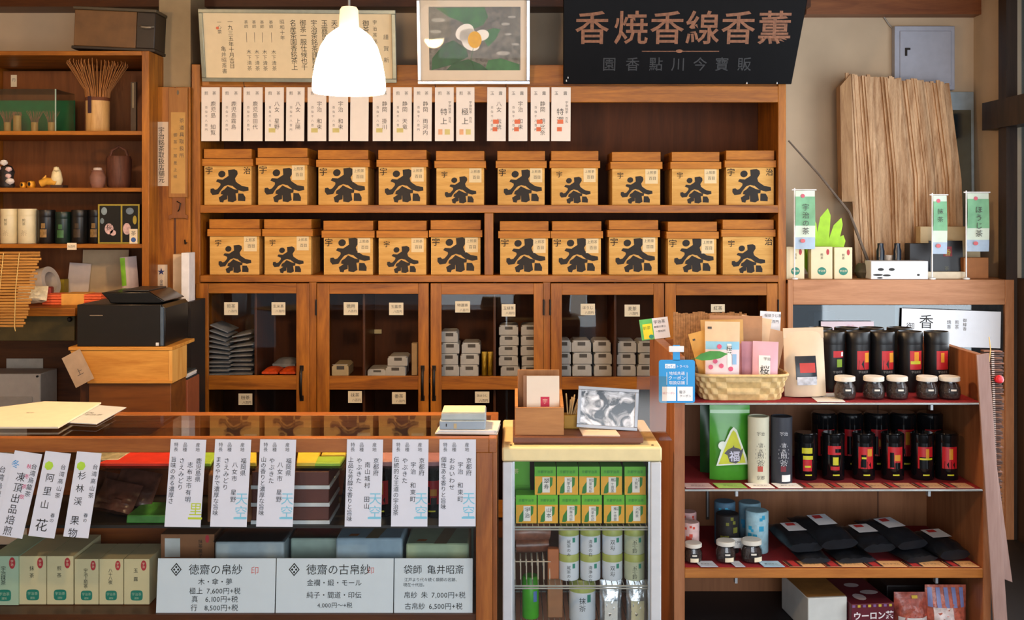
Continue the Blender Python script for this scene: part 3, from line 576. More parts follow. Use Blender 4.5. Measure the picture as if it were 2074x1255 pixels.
gb = thing('gift_box', 'black gift box framed in gold with pink blossom pictures on third shelf', 'gift box', (XS(241, 4.9), 4.9, z)); k = PX(1, 4.9); GF = mat('#a8963c', .4, .4)
b = MB(); b.box(-42*k, 42*k, 0, .06, 0, 80*k, mat('#121414', .3)); b.build('box_body', gb)
b = MB()
for a, c, d, e in ((-42, 42, 0, 3), (-42, 42, 77, 80), (-42, -39, 3, 77), (39, 42, 3, 77), (4, 7, 3, 77)): b.box(a*k, c*k, -.003, 0, d*k, e*k, GF)
b.build('gold_frame', gb)
PK = mat('#c9a8a4', .6, var=.3, scale=90)
for a, c, d, e, m in ((-20, 30, 9, 11, PK), (-12, 22, 6, 6, PK), (16, 30, 8, 12, PK), (-30, 66, 6, 8, mat('#7a8a90', .5, var=.3)), (22, 66, 8, 7, mat('#6a7a88', .5, var=.3)), (32, 48, 4, 9, GF), (-34, 46, 4, 6, mat('#6a7a80', .5))): MB().ell(a*k, c*k, d*k, e*k, -.0006, m).build('blossom_print', gb)
b = MB(); b.text('桜', -20*k, 34*k, 12*k, INK, -.001); b.build('lettering', gb)
b = MB(); b.box(22*k, 38*k, -.0045, -.003, .2*k, 30*k, CREAM); b.ell(30*k, 8*k, 5*k, 5*k, -.005, mat('#3a5a98', .6)); b.text('茶', 30*k, 21*k, 10*k, INKG, -.005); b.build('label', gb)
# ------------------------------------------------ alcove and desk
z = DSK; Y = 5.22
def stand(name, label, cat, q, Y, hx, th=.004, tilt=-6, roll=0, texts=(), bz=z): return card(name, label, cat, q, Y, mat(hx, .75, var=.05), texts, tilt, roll, thick=th, baseZ=bz+.0055)
stand('cardboard_sheet', 'large grey-beige board standing against the back of the desk alcove', 'board', (165, 515, 258, 606), 5.2, '#ccb48e', .005, -5)
stand('white_sheet', 'white paper sheet leaning left of the beige board', 'paper', (134, 541, 178, 606), 5.17, '#d8ccc4', .001, -6, 4)
b = MB(); sf = grid_pouch(b, PX(32, 5.0), PX(84, 5.0), .03, mat('#cbb8b4', .5, var=.08)); decal(b, sf, -1, -.4, .3, .98, mat('#7ab82c', .5, var=.15)); o = b.build('tea_pouch'); o.location = (XS(266, 5.02), 5.02, z+.005); o.rotation_euler = (R(-6), R(-5), R(12)); tag(o, 'white and lime green tea pouch in the right corner of the desk alcove', 'pouch')
b = MB(); b.box(-.035, .035, 0, .05, 0, .085, mat('#8c7a18', .6, var=.15)); o = b.build('yellow_box'); o.location = (XS(115, 5.1), 5.1, z); tag(o, 'small dull yellow box behind the pale roll in the alcove', 'box')
b = MB(); b.lathe([(.07, -.03), (.07, .03), (.045, .03), (.045, -.03), (.07, -.03)], mat('#b0a8a0', .6, var=.1), n=32, cap=False, T=Matrix.Rotation(R(75), 4, 'Y') @ Matrix.Rotation(R(10), 4, 'X')); o = b.build('paper_roll'); o.location = (XS(92, 4.95), 4.95, z+.078); tag(o, 'pale ring-shaped paper roll standing on the desk', 'roll')
b = MB(); b.box(-.05, .05, -.04, .04, 0, .07, mat('#8a2a20', .5, var=.2)); o = b.build('red_pack', bevel=.006); o.location = (XS(82, 4.8), 4.8, z); o.rotation_euler[2] = R(15); tag(o, 'dark red packet beside the rolled bamboo blind', 'packet')
b = MB(); sf = grid_pouch(b, .12, .07, .05, mat('#c9bfa4', .5, var=.25, scale=60, bump=.8), wob=.006); o = b.build('crumpled_bag'); o.location = (XS(64, 4.62), 4.62, z+.022); o.rotation_euler = (R(-30), 0, R(10)); tag(o, 'crumpled whitish plastic bag at the desk edge by the blind', 'bag')
OR = mat('#e8683c', .6, var=.12, scale=40)
bn = thing('paper_bundle', 'orange paper bundle held by a yellow band on the desk', 'bundle', (XS(157, 4.75), 4.75, z))
b = MB()
for j in range(4): b.box(-.125+rnd.uniform(-.006, .006), .122+rnd.uniform(-.006, .006), -.06, .06, j*.0115, j*.0115+.0105, OR)
b.build('orange_sheets', bn, bevel=.003)
b = MB(); b.box(-.045, .052, -.062, .062, -.0, .048, mat('#dfa24a', .6)); b.build('band', bn)
# rolled bamboo blind hanging at the left edge
bl = thing('bamboo_blind', 'small bamboo blind hanging in front of the desk at the left edge', 'blind', (XS(30, 4.35), 4.35, ZS(660, 4.35)))
SLB = wood('#8e5e26', '#c08a42', 'x', .5, 10); b = MB(); n = 26; hB = PX(148, 4.35)
for i in range(n):
    t = i/(n-1); xr = PX((55-35*t**1.3 if i else 50)+rnd.uniform(-4, 4), 4.35); yy = -.02*math.sin(t*3)
    b.box(-PX(110, 4.35), xr, yy-.003, yy+.003, hB*(1-t)-.0045, hB*(1-t)+.0045, SLB, Matrix.Rotation(R(rnd.uniform(-.8, .8)), 4, 'Y'))
b.build('slats', bl, bevel=.001)
b = MB(); ST = mat('#c9a866', .8)
for px in (-20, 12): b.tube([(PX(px, 4.35), -.012, hB), (PX(px-4, 4.35), -.028, hB*.5), (PX(px-10, 4.35), -.012, 0), (PX(px-8, 4.35), -.012, -.02)], .0018, ST, 6)
b.build('cord', bl)
# printer on a wooden drawer box
Y = 4.32; pz = ZS(702, Y)
pr = thing('printer', 'black desktop printer with its lid ajar on a wooden box', 'printer', (XS(268, Y), Y, pz)); k = PX(1, Y); PB = mat('#15120f', .3, var=.1); PB2 = mat('#0a0a0b', .25)
b = MB(); b.box(-112*k, 58*k, 0, .31, 0, 85*k, PB); b.prism([(58*k, 0), (66*k, 0), (66*k, 78*k), (60*k, 85*k), (58*k, 85*k)], .004, .31, PB); b.build('body', pr, bevel=.006)
b = MB(); b.box(-86*k, -60*k, -.002, .0, 62*k, 64*k, mat('#7a6a58', .4)); b.box(57*k, 63*k, -.001, .004, 2*k, 80*k, mat('#4a5868', .25)); b.build('trim_and_highlight', pr)  # thin tan line; the bluish strip is a highlight painted down the edge
b = MB(); b.prism([(-70*k, 108*k), (-55*k, 94*k), (-50*k, 86*k), (50*k, 86*k), (62*k, 90*k), (30*k, 110*k)], .03, .29, PB2); b.build('lid', pr, bevel=.004)
b = MB(); b.box(-30*k, 24*k, .05, .28, 110*k, 113*k, mat('#2a2624', .4)); b.build('paper_tray', pr, bevel=.002)
b = MB(); b.box(48*k, 54*k, -.003, 0, 2*k, 8*k, mat('#cfd4d8', .5)); b.build('sticker', pr)
BX = wood('#b5772c', '#dca24c', 'x', .55, 8)
wb = thing('wooden_box', 'pale wooden drawer box with sloping front edge under the black printer', 'box', (XS(262, Y), Y-.01, ZS(775, Y))); k = PX(1, Y)
b = MB(); b.prism([(-82*k, 0), (82*k, 0), (82*k, 66*k), (-119*k, 66*k)], 0, .19, BX); b.build('front_board', wb, bevel=.002)
b = MB(); b.box(-121*k, 89*k, -.004, .30, 66*k, 73*k, BX); b.build('top_board', wb, bevel=.002)
b = MB(); b.box(82*k, 89*k, -.002, .19, 0, 66*k, wood('#c98a3c', '#e8b868', 'z')); b.build('side_board', wb)
b = MB(); b.box(-82*k, 89*k, -.006, .0, 0, 5*k, BX); b.build('edge_strip', wb)
b = MB(); b.box(XS(180, Y), XS(346, Y), Y, Y+.2, 0, ZS(775, Y), wood('#5e3212', '#7c4a1c', 'x', .5, 5)); b.box(XS(158, Y), XS(180, Y), Y+.02, Y+.2, 0, ZS(775, Y), WDZ); o = b.build('side_table', org=(XS(262, Y), Y, 0), bevel=.002); tag(o, 'dark brown wooden stand carrying the drawer box and printer', 'stand')
b = MB(); b.box(XS(352, 4.52), XS(380, 4.52), 4.52, 4.69, 0, ZS(770, 4.52), mat('#8a4a2c', .6, var=.1)); o = b.build('file_case', org=(XS(366, 4.52), 4.52, 0), bevel=.002); tag(o, 'narrow reddish brown upright case between stand and tea cabinet', 'case')
fz = ZS(770, 4.52)
b = MB()
for j, (w_, hx) in enumerate(((.052, '#202830'), (.046, '#d0d0d0'), (.05, '#e4e2de'), (.04, '#30383c'))): b.box(-w_/2, w_/2, 0, .14, j*.008, j*.008+.007, mat(hx, .7))
o = b.build('paper_stack'); o.location = (XS(367, 4.53), 4.53, fz); tag(o, 'little stack of dark and white papers on the narrow case', 'papers')
b = MB(); b.box(-.04, .04, 0, .003, 0, .13, mat('#a89078', .7)); b.text('上', 0, .05, .03, INKG); o = b.build('brown_card'); o.location = (XS(172, 4.26), 4.26, ZS(776, 4.26)); o.rotation_euler = (R(-5), R(-28), 0); tag(o, 'grey-brown card leaning at the left of the wooden drawer box', 'card')
# labels and grey panels low at the far left
card('shelf_label', 'blank pale label on the dark panel under the desk', 'label', (13, 726, 87, 752), 5.097, mat('#c4baaa', .7), thick=.002)
pb_ = thing('document_box', 'grey plastic document drawer box under the desk at the left edge', 'drawer box', (XS(30, 4.9), 4.9, 0)); k = PX(1, 4.9)
b = MB(); b.box(-90*k, 52*k, 0, .18, 0, ZS(757, 4.9), mat('#c4b8aa', .6, var=.06)); b.build('body', pb_, bevel=.004); b = MB(); b.box(-80*k, 36*k, -.005, 0, ZS(832, 4.9), ZS(803, 4.9), mat('#b4a89a', .6)); b.build('drawer', pb_, bevel=.003)
b = MB(); b.lathe([(.005, -.003), (.005, .003)], BLACK, (0, 0, 0), 10, Matrix.Translation((46*k, -.003, ZS(762, 4.9))) @ Matrix.Rotation(R(90), 4, 'X')); b.build('lock', pb_)
# signs on the plank
Y = PY-.004
pl = thing('wooden_plaque', 'long weathered wooden plaque with a yellowed paper strip on the plank wall', 'plaque', (XS(362, Y), Y, ZS(400, Y))); k = PX(1, Y)
b = MB(); b.prism([(-19*k, 0), (19*k, 0), (19*k, 222*k), (-19*k, 222*k)], -.012, -.001, wood('#8a5a2c', '#a8743c', 'z', .6, 8)); b.ell(0, 212*k, 2*k, 5*k, -.0125, BLACK); b.build('board', pl, bevel=.002)
b = MB(); b.box(-14*k, 15*k, -.0135, -.012, 8*k, 172*k, mat('#b98f50', .8, var=.08)); b.text('茶道具取扱所', 8*k, 160*k, 10*k, INKG, -.0142, v=True, pitch=14*k); b.text('御茶一服差上候', -5*k, 130*k, 8*k, INKG, -.0142, v=True, pitch=14*k); b.build('paper_strip', pl)
hk = MB(); hk.prism([(-12*k, -42*k), (14*k, -42*k), (19*k, -44*k), (19*k, -36*k), (14*k, -34*k), (14*k, 0), (-12*k, 0), (-12*k, -34*k), (-19*k, -36*k), (-19*k, -46*k)], -.010, -.001, wood('#6a3a1c', '#8a5428', 'z')); hk.tube([(-2*k, -.012, -8*k), (6*k, -.018, -12*k), (4*k, -.02, -24*k), (0, -.012, -28*k)], .003, IRON, 6); hk.build('hook_board', pl, bevel=.001)
card('name_strip', 'white vertical paper strip with black brush writing left of the plaque', 'paper sign', (313, 247, 341, 377), PY-.0015, mat('#d3bfa6', .8, var=.03), [('宇治銘茶取扱店舗元', 14, 10, 13, INK, 'v', 12.6)])
card('blue_star_sign', 'white strip sign with a dark blue star badge on the plank', 'sign', (315, 536, 339, 602), PY-.0015, mat('#dccab0', .7), [('全茶連会員', 12, 30, 8, mat('#2a3458', .6), 'v', 8.5), ('★', 12, 14, 17, mat('#2a3468', .6), 'h')])
for j, (a, c, t_, bt, hx, lab) in enumerate(((350, 370, 515, 604, '#c2a88a', 'beige upright file standing behind the printer'), (367, 383, 512, 612, '#d8d6d8', 'white upright file in front of the beige file behind the printer'))):
    Yf = 4.84-.1*j; b = MB(); wd = PX(c-a, Yf); b.box(-wd/2, wd/2, 0, .09, 0, ZS(t_, Yf)-1.11, mat(hx, .7)); o = b.build('paper_file', bevel=.002); o.location = (XS((a+c)/2, Yf), Yf, 1.11); tag(o, lab, 'file')
b = MB(); b.box(XS(340, 4.8), XS(384, 4.7), 4.72, 4.94, 0, 1.11, mat('#1e1612', .6)); o = b.build('low_cabinet', org=(XS(360, 4.8), 4.8, 0)); tag(o, 'dark low cabinet behind the printer carrying the upright files', 'cabinet')
b = MB(); b.tube([(0, 0, 0), (0, -.02, -.003), (0, -.025, .015)], .004, IRON, 8); o = b.build('coat_hook'); o.location = (XS(378, PY), PY-.001, ZS(492, PY)); tag(o, 'small dark hook on the plank wall beside the tea cabinet', 'hook')
# ================================================================ glass display counter
GY0, GY1 = 2.9, 3.28; GT = ZS(887, GY0); CW = wood('#7c431c', '#a5642e', 'x', .35); CWZ = wood('#7c431c', '#a5642e', 'z', .35)
gx0, gx1 = XS(-70, GY0), XS(1006, GY0)
ctr = thing('glass_counter', 'long wood-framed glass display counter across the lower left', 'display counter', ((gx0+gx1)/2, GY0, 0)); og = tuple(ctr.location)
def gp(name, mb, bev=.0015): return mb.build(name, ctr, og, bev)
fz = ZS(916, GY0)
gp('front_rail', MB().box(gx0, XS(990, GY0), GY0, GY0+.03, fz, GT, CW)); gp('back_rail', MB().box(gx0, gx1, GY1-.05, GY1, fz, GT, CW))
gp('end_rail', MB().box(XS(990, GY0), gx1, GY0, GY1-.05, fz, GT, wood('#7c431c', '#a5642e', 'y', .35)))
gp('glass_top', MB().box(gx0, XS(990, GY0), GY0+.03, GY1-.05, GT-.008, GT-.001, glass('#f6f7f6', .7)), 0)
gp('post', MB().box(XS(964, GY0), gx1-.012, GY0, GY0+.035, 0, fz, CWZ)); gp('post', MB().box(gx1-.04, gx1, GY1-.035, GY1, 0, fz, CWZ))
gp('end_panel', MB().box(gx1-.012, gx1, GY0+.035, GY1-.035, 0, fz, CWZ)); gp('back_panel', MB().box(gx0, gx1-.04, GY1-.014, GY1-.004, .1, fz, wood('#7a3c12', '#9a5420', 'x', .5, 6)))
gp('base', MB().box(gx0, gx1-.05, GY0+.01, GY1-.02, 0, .28, WDX))
gp('glass_front', MB().box(gx0, XS(964, GY0), GY0+.012, GY0+.017, .28, fz, glass('#fdfefd', .9)), 0)
S1, S2, S3 = ZS(946, 2.96), ZS(1060, 2.96), .42
sg = glass('#f2f8f6', 1.0)
gp('glass_shelf', MB().box(gx0, gx1-.05, GY0+.05, GY1-.02, S1-.006, S1, sg), 0); gp('shelf', MB().box(gx0, gx1-.05, GY0+.045, GY1-.02, S2-.008, S2, mat('#2c2622', .4)), 0); gp('shelf', MB().box(gx0, gx1-.05, GY0+.02, GY1-.02, S3-.016, S3, WDX), 0)
# ---- on the glass shelf: flat colourful packets seen at a grazing angle
def lay(name, label, cat, pts, Ya, Yb, zb, h, m, grp=None, rz=0):
    # a flat packet: px range at the front edge (Ya) and at the back edge (Yb)
    a, c = pts[0]; d, e = pts[1]; b = MB(); xm = (XS(a, Ya)+XS(c, Ya))/2
    X = [XS(a, Ya)-xm, XS(c, Ya)-xm, XS(e, Yb)-xm, XS(d, Yb)-xm]; D = Yb-Ya
    base = [(X[0], 0), (X[1], 0), (X[2], D), (X[3], D)]
    vs = [(x, y, 0) for x, y in base]+[(x*.97, y*.96+.002, h) for x, y in base]
    b.add(vs, [(3, 2, 1, 0), (4, 5, 6, 7), (0, 1, 5, 4), (1, 2, 6, 5), (2, 3, 7, 6), (3, 0, 4, 7)], m)
    o = b.build(name, bevel=min(.003, h*.4)); o.location = (xm, Ya, zb); return tag(o, label, cat, grp)
RED_, YEL, LIME = mat('#d0301c', .5, var=.12), mat('#e8c43c', .5, var=.1), mat('#9cc03c', .5, var=.15)
lay('red_packet', 'red flat packet on the glass shelf right of the writing slips', 'packet', ((195, 346), (290, 350)), 2.965, 3.2, S1, .010, RED_)
lay('silver_pouch', 'silvery crumpled pouch on the glass shelf between slips and red packet', 'pouch', ((150, 240), (205, 290)), 3.0, 3.2, S1, .012, mat('#cbbf9c', .3, .3, var=.4, scale=50, bump=.8))
lay('green_packet', 'green edged yellow packet between the two left hanging price slips', 'packet', ((352, 428), (380, 445)), 2.965, 3.16, S1, .010, LIME)
lay('yellow_packet', 'yellow packet behind the second hanging price slip', 'packet', ((440, 520), (450, 520)), 2.965, 3.18, S1, .012, YEL)
lay('yellow_packet', 'wide yellow packet right of the third hanging price slip', 'packet', ((600, 640), (605, 655)), 2.965, 3.18, S1, .012, YEL)
lay('lime_packet', 'lime green and yellow packet in the middle of the glass shelf', 'packet', ((602, 690), (640, 700)), 2.965, 3.05, S1, .010, LIME)
lay('yellow_packet', 'yellow packet left of the fourth hanging price slip', 'packet', ((650, 700), (660, 706)), 3.06, 3.2, S1, .013, YEL)
lay('pink_packet', 'pale pink packet left of the fifth hanging price slip', 'packet', ((768, 800), (770, 815)), 2.965, 3.16, S1, .014, mat('#c08a88', .5, var=.15))
lay('pink_packet', 'dusky pink packet between the last two hanging price slips', 'packet', ((862, 892), (858, 895)), 2.965, 3.16, S1, .014, mat('#b07a80', .5, var=.15))
# ---- second level
PLB = mat('#4a2c22', .25, var=.45, scale=30, bump=.5)
for j, (px, Y, w_, h_, ti, lab) in enumerate(((225, 3.02, 85, 64, -38, 'brown tea packet in shiny plastic, left of three behind the slips'), (262, 3.08, 90, 74, -30, 'brown tea packet in shiny plastic, right of three behind the slips'), (205, 3.12, 90, 60, -20, 'brown tea packet in shiny plastic, rearmost of three'))):
    b = MB(); grid_pouch(b, PX(w_, Y), PX(h_, Y), .03, PLB, wob=.005); o = b.build('plastic_packet'); o.location = (XS(px, Y), Y, S2+.016); o.rotation_euler = (R(ti), R(8), R(-10)); tag(o, lab, 'packet')
GRN = mat('#3f7a35', .4, var=.35, scale=25)
lay('green_pouch', 'green flat pouch lying left of the first hanging price slip', 'pouch', ((255, 345), (290, 350)), 2.96, 3.1, S2, .022, GRN)
lay('green_pouch', 'dull green pouch lying behind the first hanging price slip', 'pouch', ((350, 408), (360, 412)), 3.0, 3.12, S2, .03, mat('#5a7a45', .4, var=.3, scale=25))
lay('brown_carton', 'plain brown flat carton behind the second hanging price slip', 'box', ((420, 515), (430, 515)), 2.97, 3.14, S2, .13, mat('#8a5a3a', .7, var=.08))
z = S2; DKB = mat('#5a3028', .5, var=.1); LID_ = mat('#c9cdd0', .4)
for j in range(3):
    t = thing('confection_box', f'dark brown box with a pale base, {("bottom","middle","top")[j]} of the pile in the counter', 'box', (XS(588, 2.955), 2.955, z), 'brown boxes piled in the counter')
    b = MB(); b.box(-.105, .105, 0, .17, .010, .047, DKB); b.build('lid', t, bevel=.002); b = MB(); b.box(-.107, .107, -.002, .172, 0, .010, LID_); b.build('base_tray', t); z += .0475
b = MB(); grid_pouch(b, .09, .12, .05, mat('#3a2c24', .25, var=.5, scale=40, bump=.6), wob=.006); o = b.build('plastic_packet'); o.location = (XS(722, 3.07), 3.07, S2+.012); o.rotation_euler = (R(-12), R(6), 0); tag(o, 'dark shiny packet behind the fourth hanging price slip', 'packet')
def redtin(px, Y, zb, r, h, label, grp=None, kind=0, T=None):
    t = thing('black_tea_tin', label, 'tin', (XS(px, Y), Y+r, zb), grp)
    BK = mat('#0d0d0f', .12, var=.1, spec=.6); RD = mat('#b81820', .35, var=.08); YL = mat('#c8c020', .4, var=.1); OG = mat('#d08a20', .4, var=.1)
    b = MB(); b.lathe([(r*.98, 0), (r, .003), (r, h*.80), (0, h*.80)], BK, n=32); q = r*1.006; q2 = r*1.012; q3 = r*1.018
    if kind == 0: b.patch(q, -r*.6, r*.35, h*.58, h*.70, YL); b.patch(q, -r*.5, r*.4, h*.45, h*.53, YL); b.patch(q, -r*.5, r*.3, h*.20, h*.45, RD); b.patch(q2, -r*.35, r*.2, h*.28, h*.32, YL)
    elif kind == 1: b.patch(q, -r*.75, r*.45, h*.55, h*.74, RD); b.patch(q, -r*.3, r*.2, h*.33, h*.5, YL); b.patch(q, -r*.5, r*.3, h*.22, h*.30, RD); b.patch(q2, -r*.1, r*.5, h*.60, h*.68, BK)
    else:
        b.patch(q, -r*.75, r*.65, h*.25, h*.72, RD, 12)
        if kind == 2: b.patch(q2, r*.05, r*.5, h*.52, h*.68, OG); b.patch(q2, -r*.5, -r*.05, h*.28, h*.55, BK); b.patch(q3, -r*.45, r*-.05, h*.46, h*.50, YL)
        elif kind == 3: b.patch(q2, -r*.15, r*.4, h*.42, h*.55, OG); b.patch(q2, -r*.55, -r*.2, h*.28, h*.6, BK); b.patch(q2, -r*.1, r*.4, h*.25, h*.38, BK)
        elif kind == 4: b.patch(q2, -r*.05, r*.25, h*.48, h*.68, OG); b.patch(q2, -r*.6, r*.65, h*.25, h*.50, BK, 12); b.patch(q3, -r*.6, r*.6, h*.44, h*.48, YL, 10)
        else: b.patch(q2, -r*.15, r*.2, h*.45, h*.68, OG)
        # two pricked black ears over the red panel
        for s in (-.45, .1):
            pts = [(r*(s-.1), h*.25), (r*(s+.3), h*.25), (r*(s+.27), h*.40), (r*(s+.10), h*.34), (r*(s-.08), h*.42)]
            b.add([(q2*math.sin(x/q2), -q2*math.cos(x/q2), z_) for x, z_ in pts], [tuple(range(5))], BK)
    b.patch(q, -r*.3, r*.3, h*.10, h*.13, YL); b.build('tin_body', t)
    b = MB(); b.lathe([(r*1.01, h*.80), (r*1.02, h*.805), (r*1.02, h*.97), (r*.9, h*.985), (r*.88, h), (0, h)], BK, n=32); b.build('lid', t); return t
for j, px in enumerate((771, 823, 875)): redtin(px, 3.02, S2, .033, .14, f'black and red tea tin inside the counter behind the price slips, {("left","middle","right")[j]} one', 'tins inside the counter', 5-j)
# ---- bottom level: pale boxes of powdered tea
BOXC = mat('#d2c69c', .6, var=.04); BOXG = mat('#a8bfa4', .6, var=.05); TEAL = mat('#1f7a68', .5, var=.1); OVAL = mat('#b03038', .5)
names = ['宇治抹茶', '抹茶', '煎茶', '宇治上煎茶', '八十八夜', '玉 露']
for i, (a, c) in enumerate(((-20, 38), (39, 94), (95, 149), (151, 200), (201, 250), (251, 303))):
    Y = 2.99 if i else 2.985; k = PX(1, Y); wd = (c-a-1)*k; H = ZS(1127 if i < 3 else 1133, Y)-S3; u = wd/54
    t = thing('tea_box', f'{"pale green" if i == 0 else "cream"} tea box with teal badge, {nth(i, 6)} on the counter floor', 'tea box', (XS((a+c)/2, Y), Y, S3+.001), 'tea boxes on the counter floor')
    b = MB(); b.box(-wd/2, wd/2, 0, .20 if i < 3 else .14, 0, H, BOXG if i == 0 else BOXC); b.text(names[i], (-2)*u, H*.80, 10*u, INK, v=True, pitch=9*u*(1 if len(names[i]) > 2 else 1.6)); b.build('carton', t, bevel=.001)
    b = MB(); b.ell(15*u, H*.86, 6*u, 11*u, -.001, OVAL, 20); b.text('宇治', 15*u, H*.93, 6*u, CREAM, -.0016, v=True); b.build('red_seal', t)
    b = MB(); pts = [(13*u*math.copysign(abs(math.cos(q))**.5, math.cos(q)), H*.20+11*u*math.copysign(abs(math.sin(q))**.5, math.sin(q))) for q in [2*math.pi*n/20 for n in range(20)]]
    b.flat(pts, -.001, TEAL); b.text('宇治茶', 0, H*.23, 7*u, BOXG, -.0016); b.text('謹製', 0, H*.14, 5*u, BOXG, -.0016); b.build('teal_badge', t)
bc = thing('brown_carton', 'brown cardboard carton with a blank white label on the counter floor', 'box', (XS(380, 3.05), 3.05, S3)); k = PX(1, 3.05)
b = MB(); b.box(-54*k, 54*k, 0, .13, 0, ZS(1082, 3.05)-S3, mat('#8a5c3c', .7, var=.06)); hb = ZS(1082, 3.05)-S3; b.text('抹茶菓子', 26*k, hb-10*k, 9*k, INK, v=True); b.ell(40*k, hb-9*k, 4*k, 8*k, -.001, OVAL); b.build('carton', bc, bevel=.001)
b = MB(); b.box(-46*k, -15*k, -.001, 0, hb-46*k, hb-8*k, mat('#c4c6c4', .6)); b.build('white_label', bc)
for j, (px0, px1, Y, h_, hx, lab) in enumerate(((435, 575, 3.0, .17, '#9aa8b0', 'pale flat cloth packet in plastic behind the first price sign'), (588, 684, 3.05, .165, '#93a59c', 'grey-green flat cloth packet behind the middle price sign'), (680, 815, 3.0, .18, '#8ea4b4', 'blue-grey wrapped cloth box with a brown band'), (822, 950, 3.0, .165, '#9cae90', 'pale green wrapped cloth box with a brown band'))):
    wd = PX(px1-px0, Y); t = thing('wrapped_cloth', lab, 'wrapped cloth', (XS((px0+px1)/2, Y), Y, S3)); m = mat(hx, .45, var=.1)
    b = MB(); b.box(-wd/2, wd/2, 0, .13 if j == 1 else .17, 0, h_, m); b.build('wrapped_body', t, bevel=.006)
    if j > 1: b = MB(); b.add([(-.01, -.001, h_+.0006), (.025, -.001, h_+.0006), (.05, .17, h_+.0006), (.015, .17, h_+.0006)], [(0, 1, 2, 3)], mat('#8a7658', .6)); b.add([(-.06, .02, h_+.0007), (-.035, .02, h_+.0007), (-.03, .04, h_+.0007), (-.055, .04, h_+.0007)], [(0, 1, 2, 3)], mat('#a8642c', .6)); b.build('band', t)
    else: b = MB(); b.box(-wd/2-.004, wd/2+.004, -.003, .133 if j == 1 else .173, h_+.001, h_+.0018, glass('#e8eef0', 1.5, .12, .06)); b.build('plastic_sleeve', t)
b = MB(); b.tube([(-.08, 0, .012), (-.03, .02, .03), (.0, .01, .036), (.03, .03, .03), (.08, .02, .012)], .022, mat('#7a2a1c', .7, var=.2), 10); o = b.build('red_cloth'); o.location = (XS(650, 3.19), 3.205, S3+.153); tag(o, 'bunched dark red cloth behind the middle price sign', 'cloth')
b = MB(); b.box(-.22, .22, .0, .06, 0, .14, mat('#5a2e16', .7)); o = b.build('riser_block'); o.location = (XS(650, 3.17), 3.19, S3); tag(o, 'wooden riser block behind the wrapped cloths in the counter', 'riser')
b = MB(); b.box(-.02, .02, 0, .02, 0, .2, mat('#7a9080', .5)); o = b.build('green_box'); o.location = (XS(945, 3.19), 3.19, S3); tag(o, 'narrow green-grey box at the right end inside the counter', 'box')
# bottom glimpses below the price signs
for j, (a, c, hx, lab) in enumerate(((690, 760, '#a8c83c', 'lime packet glimpsed under the middle price sign'), (830, 900, '#b06a80', 'pink packet glimpsed under the right price sign'), (50, 125, '#b0a898', 'pale carton on the counter base at far left'), (600, 640, '#b8bcc0', 'white packet glimpsed under the middle price sign'))):
    Y = 2.98; wd = PX(c-a, Y); b = MB(); b.box(-wd/2, wd/2, 0, .1, 0, .092 if j != 2 else .098, mat(hx, .5, var=.1)); o = b.build('packet_below', bevel=.002); o.location = (XS((a+c)/2, Y), Y, .28); tag(o, lab, 'packet')
# ---- hanging price slips on the front
SLP = mat('#d2d6e2', .75, var=.02); BLU = mat('#7cc0d8', .7, var=.05); LGR = mat('#b4c82c', .7, var=.05)
info = [(346, 418, 327, ('鹿児島県', '志布志市有明', 'さえみどり', '旨味のある濃厚さ'), '里', LGR, 'green stamp'),
        (436, 509, 420, ('福岡県', '八女市 星野', 'さえみどり', 'まろやかで濃厚な旨味'), '天空', BLU, 'blue stamp'),
        (527, 600, 510, ('福岡県', '八女市 星野', 'やぶきた', '山の香りと濃厚な旨味'), '天空', BLU, 'blue stamp'),
        (703, 776, 694, ('京都府', '南山城村 田山', 'やぶきた', '上品な芳醇な香りと旨味'), '天空', BLU, 'blue stamp'),
        (795, 868, 788, ('京都府', '宇治 和束町', 'やぶきた', '伝統的な王道の宇治茶'), '天空', BLU, 'blue stamp'),
        (890, 964, 887, ('京都府', '宇治 和束町', 'おおいわせ', '個性ある香りと旨味'), '天空', BLU, 'blue stamp')]
for i, (a, c, lx, cs, st, sm, sn) in enumerate(info):
    tx = [('産地', 56, 6, 9, INKG, 'v'), ('品種', 30, 6, 9, INKG, 'v'), ('特長', 12, 6, 9, INKG, 'v'), (cs[0], 60, 36, 12, INK, 'v', 12), (cs[1], 43, 44, 12, INK, 'v', 13.5), (cs[2], 26, 36, 12, INK, 'v', 13), (cs[3], 9, 34, 11.5, INK, 'v', 11.6)]
    if len(st) == 2: tx += [('天', 60, 116, 26, sm, 'h'), ('空', 60, 142, 26, sm, 'h')]
    else: tx += [('里', 60, 136, 27, sm, 'h')]
    def shp(b, k, w_, h_, st=st, sm=sm): b.rect(-w_/2+46*k, -w_/2+74*k if len(st) == 1 else -w_/2+72*k, h_-156*k, h_-152*k, -.0007, sm)
    roll = -math.degrees(math.atan2(lx-a+ (a-CX)*-.012, 170))*.35
    card('price_slip', f'white handwritten tea slip with {sn}, {nth(i, 6)} of six on the counter rail' if i else 'white handwritten tea slip with lime green stamp hanging on the counter rail', 'price slip', (a, 890, c, 1061), GY0-.0015, SLP, tx, tilt=-(11-i*.7), roll=.9*(5-i)/5, group='tea slips on the counter rail', shapes=shp, hang=True, thick=.0006)
PINKR = mat('#c03a68', .7)
